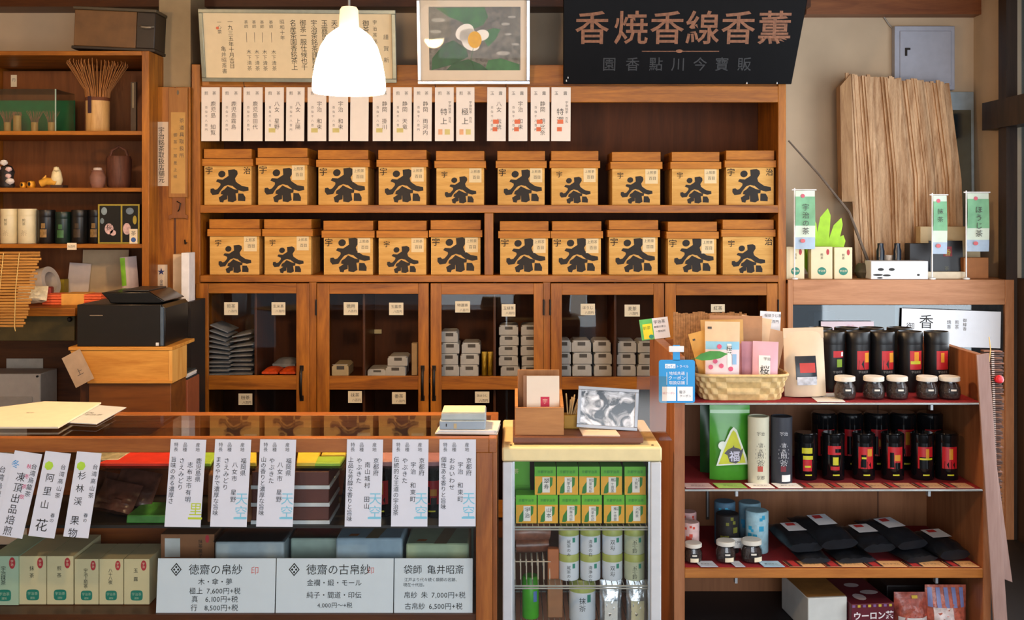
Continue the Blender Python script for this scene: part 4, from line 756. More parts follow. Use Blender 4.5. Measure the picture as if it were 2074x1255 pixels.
left = [(-40, 30, (('台湾烏龍茶', 52, 25, 14, INK, 'v', 16),), 'half out of the picture', None), (30, 86, (('台湾烏龍茶', 46, 20, 12, INK, 'v', 13.5), ('凍頂出品焙煎', 24, 40, 19, INK, 'v', 21), ('秋冬茶飲', 36, 22, 10, PINKR, 'v', 20)), 'with red writing and blue character', '#2a8ac8'), (92, 144, (('台湾高山茶', 42, 22, 11, INK, 'v', 14), ('阿里山', 20, 42, 18, INK, 'v', 26), ('花', 22, 130, 26, INK, 'v'), ('春の', 40, 118, 9, INK, 'v')), 'with lime blot and a large flower character', '#a8d040'), (156, 206, (('台湾高山茶', 42, 22, 11, INK, 'v', 14), ('杉林渓', 18, 38, 17, INK, 'v', 25), ('果物', 18, 124, 19, INK, 'v', 24), ('春の', 38, 118, 9, INK, 'v')), 'with lime blot, rightmost of the left four', '#a8d040')]
for i, (a, c, tx, lab, bl_) in enumerate(left):
    def shp(b, k, w_, h_, bl_=bl_):
        if bl_ and bl_ != '#2a8ac8': b.ell(-w_/2+13*k, h_-28*k, 9*k, 9*k, -.0006, mat(bl_, .7), 7)
    if bl_ == '#2a8ac8': tx = tx+(('冬', 8, 26, 17, mat(bl_, .7), 'h'),)
    card('tea_slip', f'white vertical tea slip {lab}', 'price slip', (a, 916, c, 1082), GY0-.0015, SLP, tx, tilt=-13, roll=(6, 8.5, 6.5, 4.5)[i], group='slips on the left counter glass', shapes=shp, hang=True, thick=.0006)
# ---- three large price signs standing in the counter
SGN = mat('#d6e0ea', .7, var=.02)
def dia(b, k, w_, h_, px=38):
    cx, cz = -w_/2+px*k, h_-22*k
    for r_, m in ((11, INK), (8.5, SGN)): b.flat([(cx-r_*k, cz), (cx, cz-r_*k*1.2), (cx+r_*k, cz), (cx, cz+r_*k*1.2)], -.0012-(.0003 if m is SGN else 0), m)
    for dx, dz in ((-4, 0), (4, 0), (0, 5), (0, -5)): b.flat([(cx+(dx-2.5)*k, cz+dz*k), (cx+dx*k, cz+(dz-3)*k), (cx+(dx+2.5)*k, cz+dz*k), (cx+dx*k, cz+(dz+3)*k)], -.0019, INK)
RST = mat('#d0706a', .7)
card('price_sign', 'large white price sign with diamond crest, left of three in the counter', 'sign', (316, 1131, 556, 1238), 2.93, SGN, [('徳齋の帛紗', 118, 22, 22, INK, 'h'), ('印', 198, 24, 17, RST, 'h'), ('木・傘・夢', 118, 46, 14, INK, 'h'), ('極上 7,600円+税', 118, 64, 14, INK, 'h'), ('真  6,100円+税', 118, 80, 14, INK, 'h'), ('行  8,500円+税', 118, 97, 14, INK, 'h')], tilt=-7, shapes=dia, group='price signs in the counter', baseZ=S3)
card('price_sign', 'large white price sign with diamond crest, middle of three in the counter', 'sign', (558, 1131, 796, 1238), 2.93, SGN, [('徳齋の古帛紗', 126, 22, 22, INK, 'h'), ('印', 192, 24, 15, RST, 'h'), ('金襴・緞・モール', 118, 48, 14, INK, 'h'), ('純子・間道・印伝', 118, 72, 14, INK, 'h'), ('4,000円〜+税', 120, 92, 12, INK, 'h')], tilt=-7, shapes=lambda b, k, w_, h_: dia(b, k, w_, h_, 36), group='price signs in the counter', baseZ=S3)
card('price_sign', 'white price sign without crest, right of three in the counter', 'sign', (798, 1134, 957, 1241), 2.93, SGN, [('袋師 亀井昭斎', 80, 22, 19, INK, 'h'), ('江戸より代々続く袋師の名跡、', 76, 42, 8, INK, 'h'), ('現在十代目。', 42, 52, 8, INK, 'h'), ('帛紗 朱 7,000円+税', 82, 72, 14, INK, 'h'), ('古帛紗 6,500円+税', 80, 94, 14, INK, 'h')], tilt=-7, group='price signs in the counter', baseZ=S3)
# ---- things on the counter
z = GT
def sheet(name, label, cat, pts, zb, h, m, texts=()):   # flat sheet; pts = pixel corners lying on the plane z = zb
    v3 = []
    for px, py in pts:
        Y = (EYE-zb)*F/(py-HZ); v3.append((XS(px, Y), Y))
    cx = sum(p[0] for p in v3)/len(v3); cy = sum(p[1] for p in v3)/len(v3); n = len(v3)
    a = sum(v3[i][0]*v3[(i+1) % n][1]-v3[(i+1) % n][0]*v3[i][1] for i in range(n))
    if a < 0: v3 = v3[::-1]
    b = MB(); vs = [(x-cx, y-cy, 0) for x, y in v3]+[(x-cx, y-cy, h) for x, y in v3]
    b.add(vs, [tuple(range(n))[::-1], tuple(range(n, 2*n))]+[(i, (i+1) % n, n+(i+1) % n, n+i) for i in range(n)], m)
    for st, ox, oy, sz, tm in texts:
        b.text(st, 0, 0, sz, tm, 0, T=Matrix.Translation((ox, oy, h+.0006)) @ Matrix.Rotation(R(-90), 4, 'X'))
    o = b.build(name); o.location = (cx, cy, zb); return tag(o, label, cat)
sheet('document_envelope', 'thin white printed leaflet sticking out from under the large cream envelope', 'paper', [(120, 856), (195, 860), (256, 826), (150, 818)], GT+.0006, .002, mat('#c6cdd2', .6, var=.05), [('御案内', -.02, .01, .02, INKG), ('宇治茶', .02, -.02, .018, INKG)])
sheet('large_envelope', 'large cream envelope lying on the left end of the counter', 'envelope', [(-60, 868), (118, 868), (205, 818), (90, 816), (-60, 835)], GT+.004, .005, mat('#e8dcc4', .7, var=.03), [('御中', .0, .0, .012, INKG)])
b = MB(); b.box(-.006, .006, -.03, .03, 0, .0006, WHITE)
t = thing('card_box', 'grey flat box lying open on papers at the right end of the counter', 'box', (XS(937, 2.95), 2.95, GT+.0125)); k = PX(1, 2.95); GB = mat('#8fa0ae', .5, var=.05)
b = MB(); b.box(-47*k, 46*k, 0, .12, 0, 17*k, GB); b.rect(-34*k, -32*k, 6*k, 12*k, -.001, INK); b.rect(-18*k, -12*k, 2*k, 12*k, -.001, mat('#b8a880', .6)); b.build('box_base', t, bevel=.002)
b = MB(); b.box(-44*k, 46*k, .012, .115, 17*k, 31*k, mat('#a8b0b0', .5)); b.box(-43*k, 45*k, .014, .113, 31*k, 34*k, mat('#e2d6b4', .7)); b.build('lid', t, bevel=.002)
b = MB()
for j in range(4): b.box(-.085+.004*j, .085+(.012 if j == 3 else 0)-.004*j, 0, .14, j*.003, j*.003+.0028, mat(('#d8d0c4', '#e6ddd2', '#cfd4d8', '#ece6da')[j], .7))
o = b.build('paper_stack'); o.location = (XS(944, 2.945), 2.945, GT+.0003); o.rotation_euler[2] = R(-3); tag(o, 'stack of loose papers under the grey box on the counter', 'papers')
# ================================================================ small glass-door refrigerator
FY = 3.0; FT = .852; FB = 3.40
fx0, fx1 = XS(1016.5, FY), XS(1341, FY)
frg = thing('display_fridge', 'cream topped glass-door refrigerator of tea boxes beside the counter', 'refrigerator', ((fx0+fx1)/2, FY, 0)); og = tuple(frg.location)
def fp(name, mb, bev=.003): return mb.build(name, frg, og, bev)
FCR = mat('#ead7a0', .45, var=.05); FWH = mat('#cfd0d2', .4, var=.04); FIN = mat('#8d8a84', .5, var=.05)
fp('top_cover', MB().box(fx0, fx1, FY, FB, .811, FT, FCR), .006)
px0, px1 = XS(1038, FY), XS(1318, FY)
fp('side_wall', MB().box(fx0+.002, fx0+.016, FY+.03, FB, 0, .811, FWH)); fp('side_wall', MB().box(fx1-.016, fx1-.002, FY+.03, FB, 0, .811, FWH))
fp('back_wall', MB().box(fx0+.016, fx1-.016, FB-.02, FB, 0, .811, mat('#7a4a30', .6, var=.1))); fp('base', MB().box(fx0+.016, fx1-.016, FY+.03, FB-.02, 0, .22, FIN))
b = MB(); b.box(fx0+.002, px0, FY+.002, FY+.028, 0, .81, FWH); b.box(px1, fx1-.002, FY+.002, FY+.028, 0, .81, FWH); b.box(px0, px1, FY+.004, FY+.026, 0, .14, FWH); dr = fp('door', b)
fp('glass_pane', MB().box(px0, px1, FY+.012, FY+.016, .14, .81, glass('#fdfefd', .8)).box(px0, px0+.006, FY+.008, FY+.02, .14, .81, STEEL).box(px1-.006, px1, FY+.008, FY+.02, .14, .81, STEEL), 0).parent = dr
WZ1, WZ2, WZ3 = ZS(1064, 3.04), ZS(1183, 3.04), .335
for z in (WZ1, WZ2, WZ3):
    b = MB(); wr = mat('#b9bab4', .4, .3)
    for yy in (FY+.036, FB-.05): b.tube([(fx0+.018, yy, z-.003), (fx1-.018, yy, z-.003)], .0028, wr, 6)
    b.tube([(fx0+.018, FY+.036, z-.010), (fx1-.018, FY+.036, z-.010)], .0022, wr, 6)
    n = 26
    for i in range(n): x = fx0+.022+(fx1-fx0-.044)*i/(n-1); b.tube([(x, FY+.036, z-.0017), (x, FB-.05, z-.0017)], .0013, wr, 5)
    fp('wire_shelf', b, 0)
for px, py in ((1035, 908), (1322, 907)): fp('screw', MB().lathe([(.004, 0), (.003, .0015), (0, .0015)], IRON, (XS(px, 3.02), 3.025, FT), 10), 0)
GR1, GR2, ORY = mat('#62b41e', .45, var=.05), mat('#2e7a2c', .5, var=.1), mat('#e0a52a', .5, var=.05)
def greenbox(px0, px1, Y, zb, lab, t1, plain=False):
    k = PX(1, Y); wd = (px1-px0)*k; h = 57*k; t = thing('tea_box', lab, 'tea box', (XS((px0+px1)/2, Y), Y, zb), 'green and yellow tea boxes in the refrigerator'); u = wd/43
    b = MB(); b.box(-wd/2, wd/2, 0, .058, 0, h, GR1)
    if plain: b.text('茶', -8*u, h*.5, 12*u, FCR)
    else:
        b.rect(-wd/2+.0004, wd/2-.0004, .0004, h*.66, -.0006, ORY)
        b.flat([(-16*u, 3*u), (-9*u, 3*u), (0, 14*u), (2*u, 32*u), (-6*u, 28*u), (-14*u, 16*u)], -.0010, GR2); b.flat([(7*u, 12*u), (14*u, 20*u), (15*u, 35*u), (9*u, 36*u), (5*u, 28*u)], -.0010, GR2)
        b.text('京都宇治茶', 0, h*.82, 6.5*u, GR2, -.0010)
    b.build('carton', t, bevel=.0008)
    if not plain:
        b = MB(); b.box(-6*u, 9*u, -.0014, -.0011, 5*u, 36*u, WHITE); b.text(t1, 2*u, 34*u, 11*u if len(t1) < 3 else 7*u, INK, -.0018, v=True); b.text('京都', 7*u, 34*u, 3.5*u, INKG, -.0018, v=True); b.build('white_label', t)
hbx = PX(57, 3.06)
for i, (a, c) in enumerate(((1045, 1087), (1089, 1130), (1133, 1176), (1178, 1219), (1223, 1265), (1267, 1309))):
    greenbox(a, c, 3.06, WZ1, f'green and yellow tea box, {nth(i, 6)} on the lower tier of the refrigerator', ('宇治', '山本', '煎茶白折', '煎茶松印', '雁ヶ音茶', '上煎茶')[i])
for i, (a, c) in enumerate(((1083, 1126), (1128, 1171), (1173, 1215), (1217, 1260), (1265, 1308))):
    greenbox(a, c, 3.062, WZ1+hbx+.0004, f'green and yellow tea box, {nth(i, 5)} of five stacked on the upper tier', ('翠寿', '煎茶白折', '煎茶松印', '雁ヶ音茶', '上煎茶')[i])
greenbox(1032, 1074, 3.16, WZ1, 'plain green tea box at the bottom, hidden behind the lower tier', '', True); greenbox(1032, 1073, 3.16, WZ1+PX(57, 3.16)+.0004, 'plain green tea box with pale roundel at the left, behind the tiers', '', True)
LIDG, CANW = mat('#a3ac5e', .45, var=.05), mat('#d3d9e2', .4, var=.03)
def can(name, px, Y, zb, r, h, lab, t1, lidh=.28, sc=1.0, wht=CANW):
    t = thing(name, lab, 'tea can', (XS(px, Y), Y+r, zb), 'green lidded tea cans in the refrigerator')
    b = MB(); b.lathe([(r*.97, 0), (r, .002), (r, h*(1-lidh)), (0, h*(1-lidh))], wht, n=32); b.text(t1, -r*.05, h*.60, r*.52 if len(t1) < 4 else r*.40, INK, v=True, wrap=r*1.008, pitch=r*.55 if len(t1) < 3 else r*.42)
    b.patch(r*1.008, r*.32, r*.62, h*.48, h*.66, mat('#3a8a78', .6)); b.build('can_body', t)
    b = MB(); b.lathe([(r*1.012, h*(1-lidh)), (r*1.015, h-.003), (r*.97, h), (r*.9, h-.001), (0, h-.001)], LIDG, n=32); b.build('lid', t)
r = PX(20.5, 3.1); hc = PX(52, 3.08)
for i, (px, t1) in enumerate(((1153, '蔵茶のみ'), (1197, '清浄の白'), (1242, '双寿'), (1287, '五十鈴'))):
    for j in (0, 1): can('matcha_can', px, 3.065, WZ2+j*(hc+.0004), r, hc, f'white tea can with green lid, {nth(i, 4)} on the {("bottom","top")[j]} tier', t1, wht=CANW if i < 3 else mat('#b9bfa4', .4))
can('large_tea_can', 1181, 3.08, WZ3, PX(27, 3.1), PX(86, 3.08), 'large tea can with green lid standing on the lowest fridge shelf', '抹茶', .3)
b = MB(); b.tube([(-.045, 0, .058), (0, -.005, .062), (.05, .01, .056)], .026, mat('#8a5a48', .3, var=.35, scale=30, bump=.4), 12); b.tube([(-.042, -.01, .024), (0, -.01, .025), (.048, 0, .024)], .022, mat('#6a4030', .3, var=.4, scale=40), 12); o = b.build('snack_bag'); o.location = (XS(1075, 3.12), 3.14, WZ2+.058); tag(o, 'soft brown bag lying on the wire rack at the fridge left', 'bag')
b = MB(); wr = mat('#c9b9a4', .4, .2)
for i in range(7): x = -.05+i*.0165; b.tube([(x, 0, 0), (x, .002, .055), (x, .12, .055), (x, .12, 0)], .0018, wr, 6)
b.tube([(-.052, .001, .05), (.052, .001, .05)], .0018, wr, 6); b.tube([(-.052, .12, .05), (.052, .12, .05)], .0018, wr, 6); o = b.build('wire_rack'); o.location = (XS(1078, 3.1), 3.08, WZ2); tag(o, 'little wire rack with upright prongs under the brown bag', 'rack')
b = MB(); b.box(-.016, .016, 0, .03, 0, .085, mat('#a8643c', .6, var=.1)); o = b.build('kraft_packet', bevel=.003); o.location = (XS(1121, 3.07), 3.08, WZ2); tag(o, 'brown upright packet left of the tea cans in the fridge', 'packet')
b = MB(); b.box(-.022, .022, 0, .04, 0, .12, mat('#9a6a48', .6, var=.1)); o = b.build('kraft_packet', bevel=.003); o.location = (XS(1125, 3.1), 3.12, WZ3); tag(o, 'brown upright packet left of the large tea can', 'packet')
b = MB(); b.lathe([(PX(16, 3.1), 0), (PX(17, 3.1), .004), (PX(17, 3.1), .115), (PX(15, 3.1), .12), (0, .12)], mat('#4aa02a', .35, var=.08), n=24); b.patch(PX(17.2, 3.1), .008, .02, .05, .08, mat('#5a78b8', .5)); o = b.build('green_canister'); o.location = (XS(1075, 3.1), 3.13, WZ3); tag(o, 'bright green round canister at the lower left of the fridge', 'canister')
for j, (px, lab) in enumerate(((1238, 'shiny silver tea pouch, left of two on the lowest fridge shelf'), (1292, 'silver and cream tea pouch, right of two on the lowest fridge shelf'))):
    t = thing('silver_pouch', lab, 'pouch', (XS(px, 3.08), 3.1, WZ3)); b = MB(); sf = grid_pouch(b, PX(44, 3.08), PX(84, 3.08), .035, SILVER, wob=.004, nx=14, nz=18); b.build('pouch_body', t)
    b = MB(); decal(b, sf, -.6, .6, .05, .52, mat('#d8d8d4', .6) if j == 0 else mat('#d2cba8', .6)); b.build('label', t)
# ---- on the refrigerator
z = FT
tb = thing('wooden_tray', 'dark wooden board lying across the refrigerator top', 'board', (XS(1173, 3.02), 3.03, z)); DW = wood('#5a3626', '#7a5040', 'x', .5)
b = MB(); b.box(-PX(134, 3.02), PX(131, 3.02), 0, .26, .004, .020, DW); b.box(-PX(129, 3.02), PX(126, 3.02), .004, .256, 0, .004, DW); b.build('board', tb, bevel=.002)
z2 = z+.020
wb = thing('wooden_card_box', 'light brown wooden open box holding cards on the dark board', 'box', (XS(1092, 3.06), 3.06, z2)); k = PX(1, 3.06); CB_ = wood('#a06a3c', '#c08850', 'x', .6, 8)
b = MB(); b.box(-49*k, 50*k, 0, .008, 0, 56*k, CB_); b.build('front_board', wb, bevel=.001)
for s in (-49, 44): b = MB(); b.prism([(0, 0), (.12, 0), (.12, 80*k), (.0, 57*k)], s*k, (s+6)*k, CB_, Matrix(((0, 1, 0, 0), (1, 0, 0, 0.008), (0, 0, 1, 0), (0, 0, 0, 1)))); b.build('side_board', wb)
b = MB(); b.box(-43*k, 44*k, .12, .128, 0, 120*k, wood('#8a5c34', '#a8784c', 'z', .6, 8)); b.build('back_board', wb, bevel=.001); b = MB(); b.box(-43*k, 44*k, .008, .12, 0, .005, CB_); b.build('bottom', wb)
card('greeting_card', 'cream envelope card with small red stamp standing in the wooden box', 'card', (1067, 753, 1133, 860), 3.10, mat('#e8d8c4', .7, var=.02), [('宇', 37, 51, 11, mat('#e8c0a8', .7), 'h')], tilt=-4, baseZ=z2+.009, shapes=lambda b, k, w_, h_: b.rect(-w_/2+28*k, -w_/2+46*k, h_-62*k, h_-42*k, -.0005, mat('#c02848', .6)), thick=.002)
card('leaflet', 'pinkish card behind the cream envelope in the wooden box', 'card', (1060, 757, 1130, 860), 3.135, mat('#a8846a', .7), tilt=-4, baseZ=z2+.009, thick=.002)
card('leaflet', 'red topped white leaflet at the left behind the wooden box', 'leaflet', (1052, 790, 1072, 870), 3.2, mat('#d4d4dc', .6), tilt=-3, baseZ=z2, thick=.001, shapes=lambda b, k, w_, h_: b.rect(-w_/2, w_/2, h_*.9, h_, -.0005, mat('#d03040', .6)))
pf = thing('tablet_frame', 'silver framed glossy black-and-white picture leaning on the fridge top', 'picture frame', (XS(1229, 3.12), 3.12, z2+.005), None, (R(-12), R(3), R(-4))); k = PX(1, 3.1)
b = MB(); f = 7*k; wd, h = 124*k, 84*k; FM = mat('#8f9298', .35, .4)
b.box(-wd/2, wd/2, 0, .012, 0, f, FM); b.box(-wd/2, wd/2, 0, .012, h-f, h, FM); b.box(-wd/2, -wd/2+f, 0, .012, f, h-f, FM); b.box(wd/2-f, wd/2, 0, .012, f, h-f, FM); b.build('frame', pf, bevel=.001)
ph = bpy.data.materials.new('glossy_picture'); ph.use_nodes = True; nt = ph.node_tree; bs = nt.nodes['Principled BSDF']; bs.inputs['Roughness'].default_value = .12
tcn = nt.nodes.new('ShaderNodeTexCoord'); nn = nt.nodes.new('ShaderNodeTexNoise'); nn.inputs['Scale'].default_value = 22; nn.inputs['Detail'].default_value = 6; nn.inputs['Distortion'].default_value = 1.5
rr = nt.nodes.new('ShaderNodeValToRGB'); rr.color_ramp.elements[0].position = .42; rr.color_ramp.elements[0].color = lin('#2a3038'); rr.color_ramp.elements[1].position = .6; rr.color_ramp.elements[1].color = lin('#dfe3ea')
nt.links.new(tcn.outputs['Object'], nn.inputs['Vector']); nt.links.new(nn.outputs['Fac'], rr.inputs[0]); nt.links.new(rr.outputs[0], bs.inputs['Base Color'])
b = MB(); b.box(-wd/2+f, wd/2-f, .004, .010, f, h-f, ph); b.build('picture', pf)
b = MB(); b.box(-.004, .004, .012, .016, .02, h*.8, BLACK); b.box(-.01, .01, .012, .07, 0, .004, BLACK, Matrix.Translation((0, 0, .003)) @ Matrix.Rotation(R(12), 4, 'X')); b.build('stand', pf)
sheet('small_leaflet', 'small cream paper slip lying in front of the leaning picture', 'paper', [(1180, 883), (1256, 884), (1243, 868), (1172, 868)], z2, .003, mat('#e8d4bc', .7, var=.02))
b = MB(); TW = wood('#a88a5c', '#c8ac7c', 'z', .7, 20)
for i in range(12): x = rnd.uniform(-.02, .02); b.tube([(x*.6, rnd.uniform(-.01, .01), .038), (x*1.6+.012, rnd.uniform(-.012, .012), .09+rnd.uniform(-.01, .012))], .002, TW, 5)
st_ = thing('toothpick_cup', 'small ochre cup of wooden sticks between box and picture', 'cup', (XS(1157, 3.16), 3.17, z2)); b.build('sticks', st_)
b = MB(); b.box(-.022, .022, -.02, .02, 0, .04, mat('#a8822c', .6, var=.1)); b.build('cup', st_, bevel=.002)
ap = thing('acrylic_stand', 'clear acrylic leaflet stand at the right of the refrigerator top', 'stand', (XS(1318, 3.2), 3.2, z)); AC = glass('#f4ece4', .5, .08, .01)
b = MB(); b.box(-.045, .045, 0, .002, 0, .165, AC, Matrix.Rotation(R(-12), 4, 'X') @ Matrix.Rotation(R(3), 4, 'Y')); b.build('panel', ap); b = MB(); b.box(-.045, .045, -.12, 0, 0, .0025, AC); b.build('foot', ap)
# ================================================================ right rear cabinet with sliding glass
QY, QB = 4.98, 5.44; QT = ZS(566, QY)
qx0, qx1 = XS(1595.5, QY), XS(2054, QY)
RWX, RWZ = wood('#a06a44', '#c08a62', 'x', .45), wood('#a06a44', '#c08a62', 'z', .45)
rc = thing('glass_cabinet', 'low wooden cabinet with glass front at the right, carrying flags and boxes', 'cabinet', ((qx0+qx1)/2, QY, 0)); og = tuple(rc.location)
def qp(name, mb, bev=.002): return mb.build(name, rc, og, bev)
qp('top_board', MB().box(qx0, qx1, QY+.002, QB, QT-.02, QT, RWX)); qp('front_beam', MB().box(XS(1606, QY), XS(2036, QY), QY, QY+.03, ZS(617, QY), QT-.0005, RWX))
qp('stile', MB().box(qx0, XS(1606, QY), QY-.002, QY+.03, 0, QT-.0005, RWZ)); qp('stile', MB().box(XS(2036, QY), qx1, QY-.002, QY+.03, 0, QT-.0005, RWZ))
qp('side_panel', MB().box(qx0, qx0+.015, QY+.03, QB, 0, QT-.02, RWZ)); qp('side_panel', MB().box(qx1-.015, qx1, QY+.03, QB, 0, QT-.02, RWZ)); qp('back_panel', MB().box(qx0+.015, qx1-.015, QB-.012, QB, 0, QT-.02, WDX))
qp('shelf', MB().box(qx0+.015, qx1-.015, QY+.05, QB-.012, .78, .80, WDX)); qp('lower_front', MB().box(XS(1606, QY), XS(2036, QY), QY+.004, QY+.02, 0, .66, RWX))
qp('sliding_glass', MB().box(XS(1606, QY), XS(1830, QY), QY+.008, QY+.013, .66, ZS(617, QY), glass('#c8d4d8', 1.4, .03, .05))); qp('sliding_glass', MB().box(XS(1815, QY), XS(2036, QY), QY+.016, QY+.021, .66, ZS(617, QY), glass('#c8d4d8', 1.4, .03, .05)))
for j, (px, w_, h_) in enumerate(((1670, .05, .22), (1740, .07, .18), (1960, .06, .2))):
    b = MB(); b.box(-w_, w_, 0, .1, 0, h_, mat(('#4a5058', '#60666c', '#3c4248')[j], .6, var=.2)); o = b.build('storage_box'); o.location = (XS(px, 5.2), 5.2, .80); tag(o, f'grey storage box inside the right glass cabinet, {("leftmost","middle","rightmost")[j]}', 'box', 'boxes in the right glass cabinet')
# white sign sheets on the glass
card('shop_sign', 'large white sign sheet with a brushed character on the right cabinet glass', 'sign', (1825, 628, 2026, 702), 4.968, mat('#dfe4ec', .5, var=.02), [('香', 50, 25, 30, INK, 'h'), ('煎茶', 112, 20, 9, INKG, 'v'), ('御線香', 128, 16, 8, INKG, 'v'), ('焼香', 96, 20, 9, INKG, 'v'), ('御', 18, 36, 17, INKG, 'h')], tilt=-2, roll=2)
card('white_strip', 'narrow pale strip card leaning on the glass behind the tall black canisters', 'card', (1663, 651, 1770, 680), 4.968, mat('#d0c2cc', .6, var=.03), [('宇治', 60, 10, 8, mat('#c090a0', .6), 'h')], tilt=-2)
# ================================================================ right display shelf unit
UY, UB = 3.4, 3.86; UX0, UX1, UX2, UX3 = XS(1365, UY), XS(1387, UY), XS(1991, UY), XS(2007, UY); UT = 1.05
un = thing('shelf_unit', 'wooden display shelf unit of tea goods standing at the right', 'shelf', ((UX0+UX3)/2, UY, 0)); og = tuple(un.location)
def up(name, mb, bev=.002): return mb.build(name, un, og, bev)
UWZ = wood('#8a5230', '#aa7048', 'z', .45); UBK = wood('#7a4826', '#96603a', 'z', .5, 5)
up('side_panel', MB().box(UX0, UX1, UY, UB+.14, 0, UT, UWZ)); up('side_panel', MB().box(UX2, UX3, UY, UB+.14, 0, UT, UWZ))
up('back_panel', MB().box(UX1, UX2, UB, UB+.012, 0, UT, UBK)); up('back_seam', MB().box(XS(1778, UB)-.002, XS(1778, UB)+.002, UB-.002, UB, 0, .9, WDZ), 0)
H1, H2, H3, H4 = ZS(816, UY), ZS(991, UY), ZS(1151, UY), .155
EDG = mat('#a9b0b0', .2, .2)
for z in (H1, H2): up('glass_shelf', MB().box(UX1, UX2, UY, UB, z-.006, z, EDG)); 
b3 = up('wood_shelf', MB().box(UX1, UX2, UY, UB, H3-.030, H3, wood('#9a5a24', '#bc7834', 'x', .4))); up('base_board', MB().box(UX1, UX2, UY+.02, UB, H4-.02, H4, mat('#1a1a1e', .6)))
for z in (H1, H2, H3): up('felt', MB().box(UX1+.004, UX2-.004, UY+.012, UB-.004, z, z+.0025, FELT), 0)
for px, z in ((1491, H2), (1880, H2), (1490, H3-.026), (1895, H3-.026), (1885, H1)): up('shelf_peg', MB().box(XS(px, UY+.02)-.004, XS(px, UY+.02)+.004, UY+.01, UY+.03, z-.024, z-.006, STEEL), 0)
up('shelf_track', MB().box(XS(1433, UB)-.006, XS(1433, UB)+.006, UB-.004, UB, .41, .9, mat('#4a3a30', .4, .4)).box(XS(1433, UB)-.002, XS(1433, UB)+.002, UB-.0045, UB-.003, .42, .9, STEEL), 0)
G1, G2, G3 = H1+.0025, H2+.0025, H3+.0025
# ---- top shelf: tall black canisters, jars, basket, bags
def tallcan(px, Y, lab, kind, grp='tall black canisters on the top shelf'):
    r, h = PX(24.3, Y), 1.104-G1; t = thing('tall_canister', lab, 'canister', (XS(px, Y), Y+r, G1), grp); BK = mat('#131315', .38, var=.1); RD = mat('#b01c22', .45, var=.1); OG = mat('#d08a20', .5); YL = mat('#b8b82c', .5)
    b = MB(); b.lathe([(r*.98, 0), (r, .002), (r, h*.80), (0, h*.80)], BK, n=32); q, q2 = r*1.006, r*1.013
    if kind == 0: b.patch(q, -r*.2, r*.75, h*.58, h*.69, RD); b.patch(q, r*.1, r*.6, h*.42, h*.55, mat('#7a9a2c', .5)); b.patch(q2, r*.5, r*.7, h*.60, h*.67, WHITE)
    else:
        b.patch(q, -r*.35, r*.75, h*.38, h*.69, RD, 10)
        if kind in (1, 2): b.patch(q2, r*.3, r*.75, h*.50, h*.66, OG); b.add([(q2*math.sin(x/q2), -q2*math.cos(x/q2), z_) for x, z_ in ((-.25*r, h*.38), (.25*r, h*.38), (.2*r, h*.54), (0, h*.47), (-.2*r, h*.54))], [tuple(range(5))], BK)
        elif kind == 3: b.patch(q2, 0, r*.4, h*.52, h*.67, OG); b.patch(q2, -r*.3, r*.6, h*.47, h*.52, YL)
        else: b.patch(q2, 0, r*.3, h*.5, h*.66, OG)
    b.text('宇治紅茶', r*.2, h*.34, r*.22, mat('#8a8a88', .5), wrap=q); b.build('can_body', t)
    b = MB(); b.lathe([(r*1.012, h*.795), (r*1.018, h*.80), (r*1.018, h-.003), (r*.96, h), (r*.9, h-.004), (0, h-.004)], BK, n=32); b.build('lid', t)
for i, px in enumerate((1693, 1745, 1795, 1852, 1906)): tallcan(px, 3.58, f"tall black canister with red label, {nth(i, 5)} of the top shelf front row", (0, 1, 2, 3, 4)[i])
for i, px in enumerate((1668, 1722, 1773, 1830)): tallcan(px, 3.70, f"tall black canister, {nth(i, 4)} of the top shelf rear row", 4, 'rear canisters on the top shelf')
JG = glass('#f4f6f6', 1.3, .02, .02); TEA = mat('#3a2a24', .8, var=.5, scale=180, bump=1); LIDW_ = mat('#ddd6c8', .5, var=.04)
def jar(px, Y, zb, w_, lab, grp, lblx=None):
    r = PX(w_/2, Y); h = r*2.05; t = thing('tea_jar', lab, 'jar', (XS(px, Y), Y+r, zb), grp)
    b = MB(); b.lathe([(r*.75, .0), (r*.92, r*.12), (r, r*.5), (r*.97, r*1.1), (r*.8, r*1.5), (r*.8, r*1.65)], JG, n=32, cap=False); b.build('glass_body', t)
    b = MB(); b.lathe([(r*.68, .003), (r*.86, r*.14), (r*.93, r*.5), (r*.9, r*1.05), (r*.72, r*1.4), (0, r*1.42)], TEA, n=24); b.build('tea_leaves', t)
    b = MB(); b.lathe([(r*.86, r*1.62), (r*.92, r*1.66), (r*.92, r*2.0), (r*.86, r*2.05), (0, r*2.05)], LIDW_, n=32); b.build('lid', t)
    b = MB(); b.patch(r*1.012, -r*.35, r*.35, r*.62, r*1.1, mat('#1c1816', .5)); b.patch(r*1.018, -r*.25, r*.25, r*.82, r*.98, LIDW_); 
    if lblx is not None: b.patch(r*1.02, r*(lblx-.45), r*(lblx+.45), r*.2, r*.62, CREAM)
    b.build('label', t)
for i, px in enumerate((1718, 1777, 1825, 1886, 1932)): jar(px, 3.43, G1, 45, f'small glass tea jar with cream lid, {nth(i, 5)} before the tall canisters', 'glass jars on the top shelf')
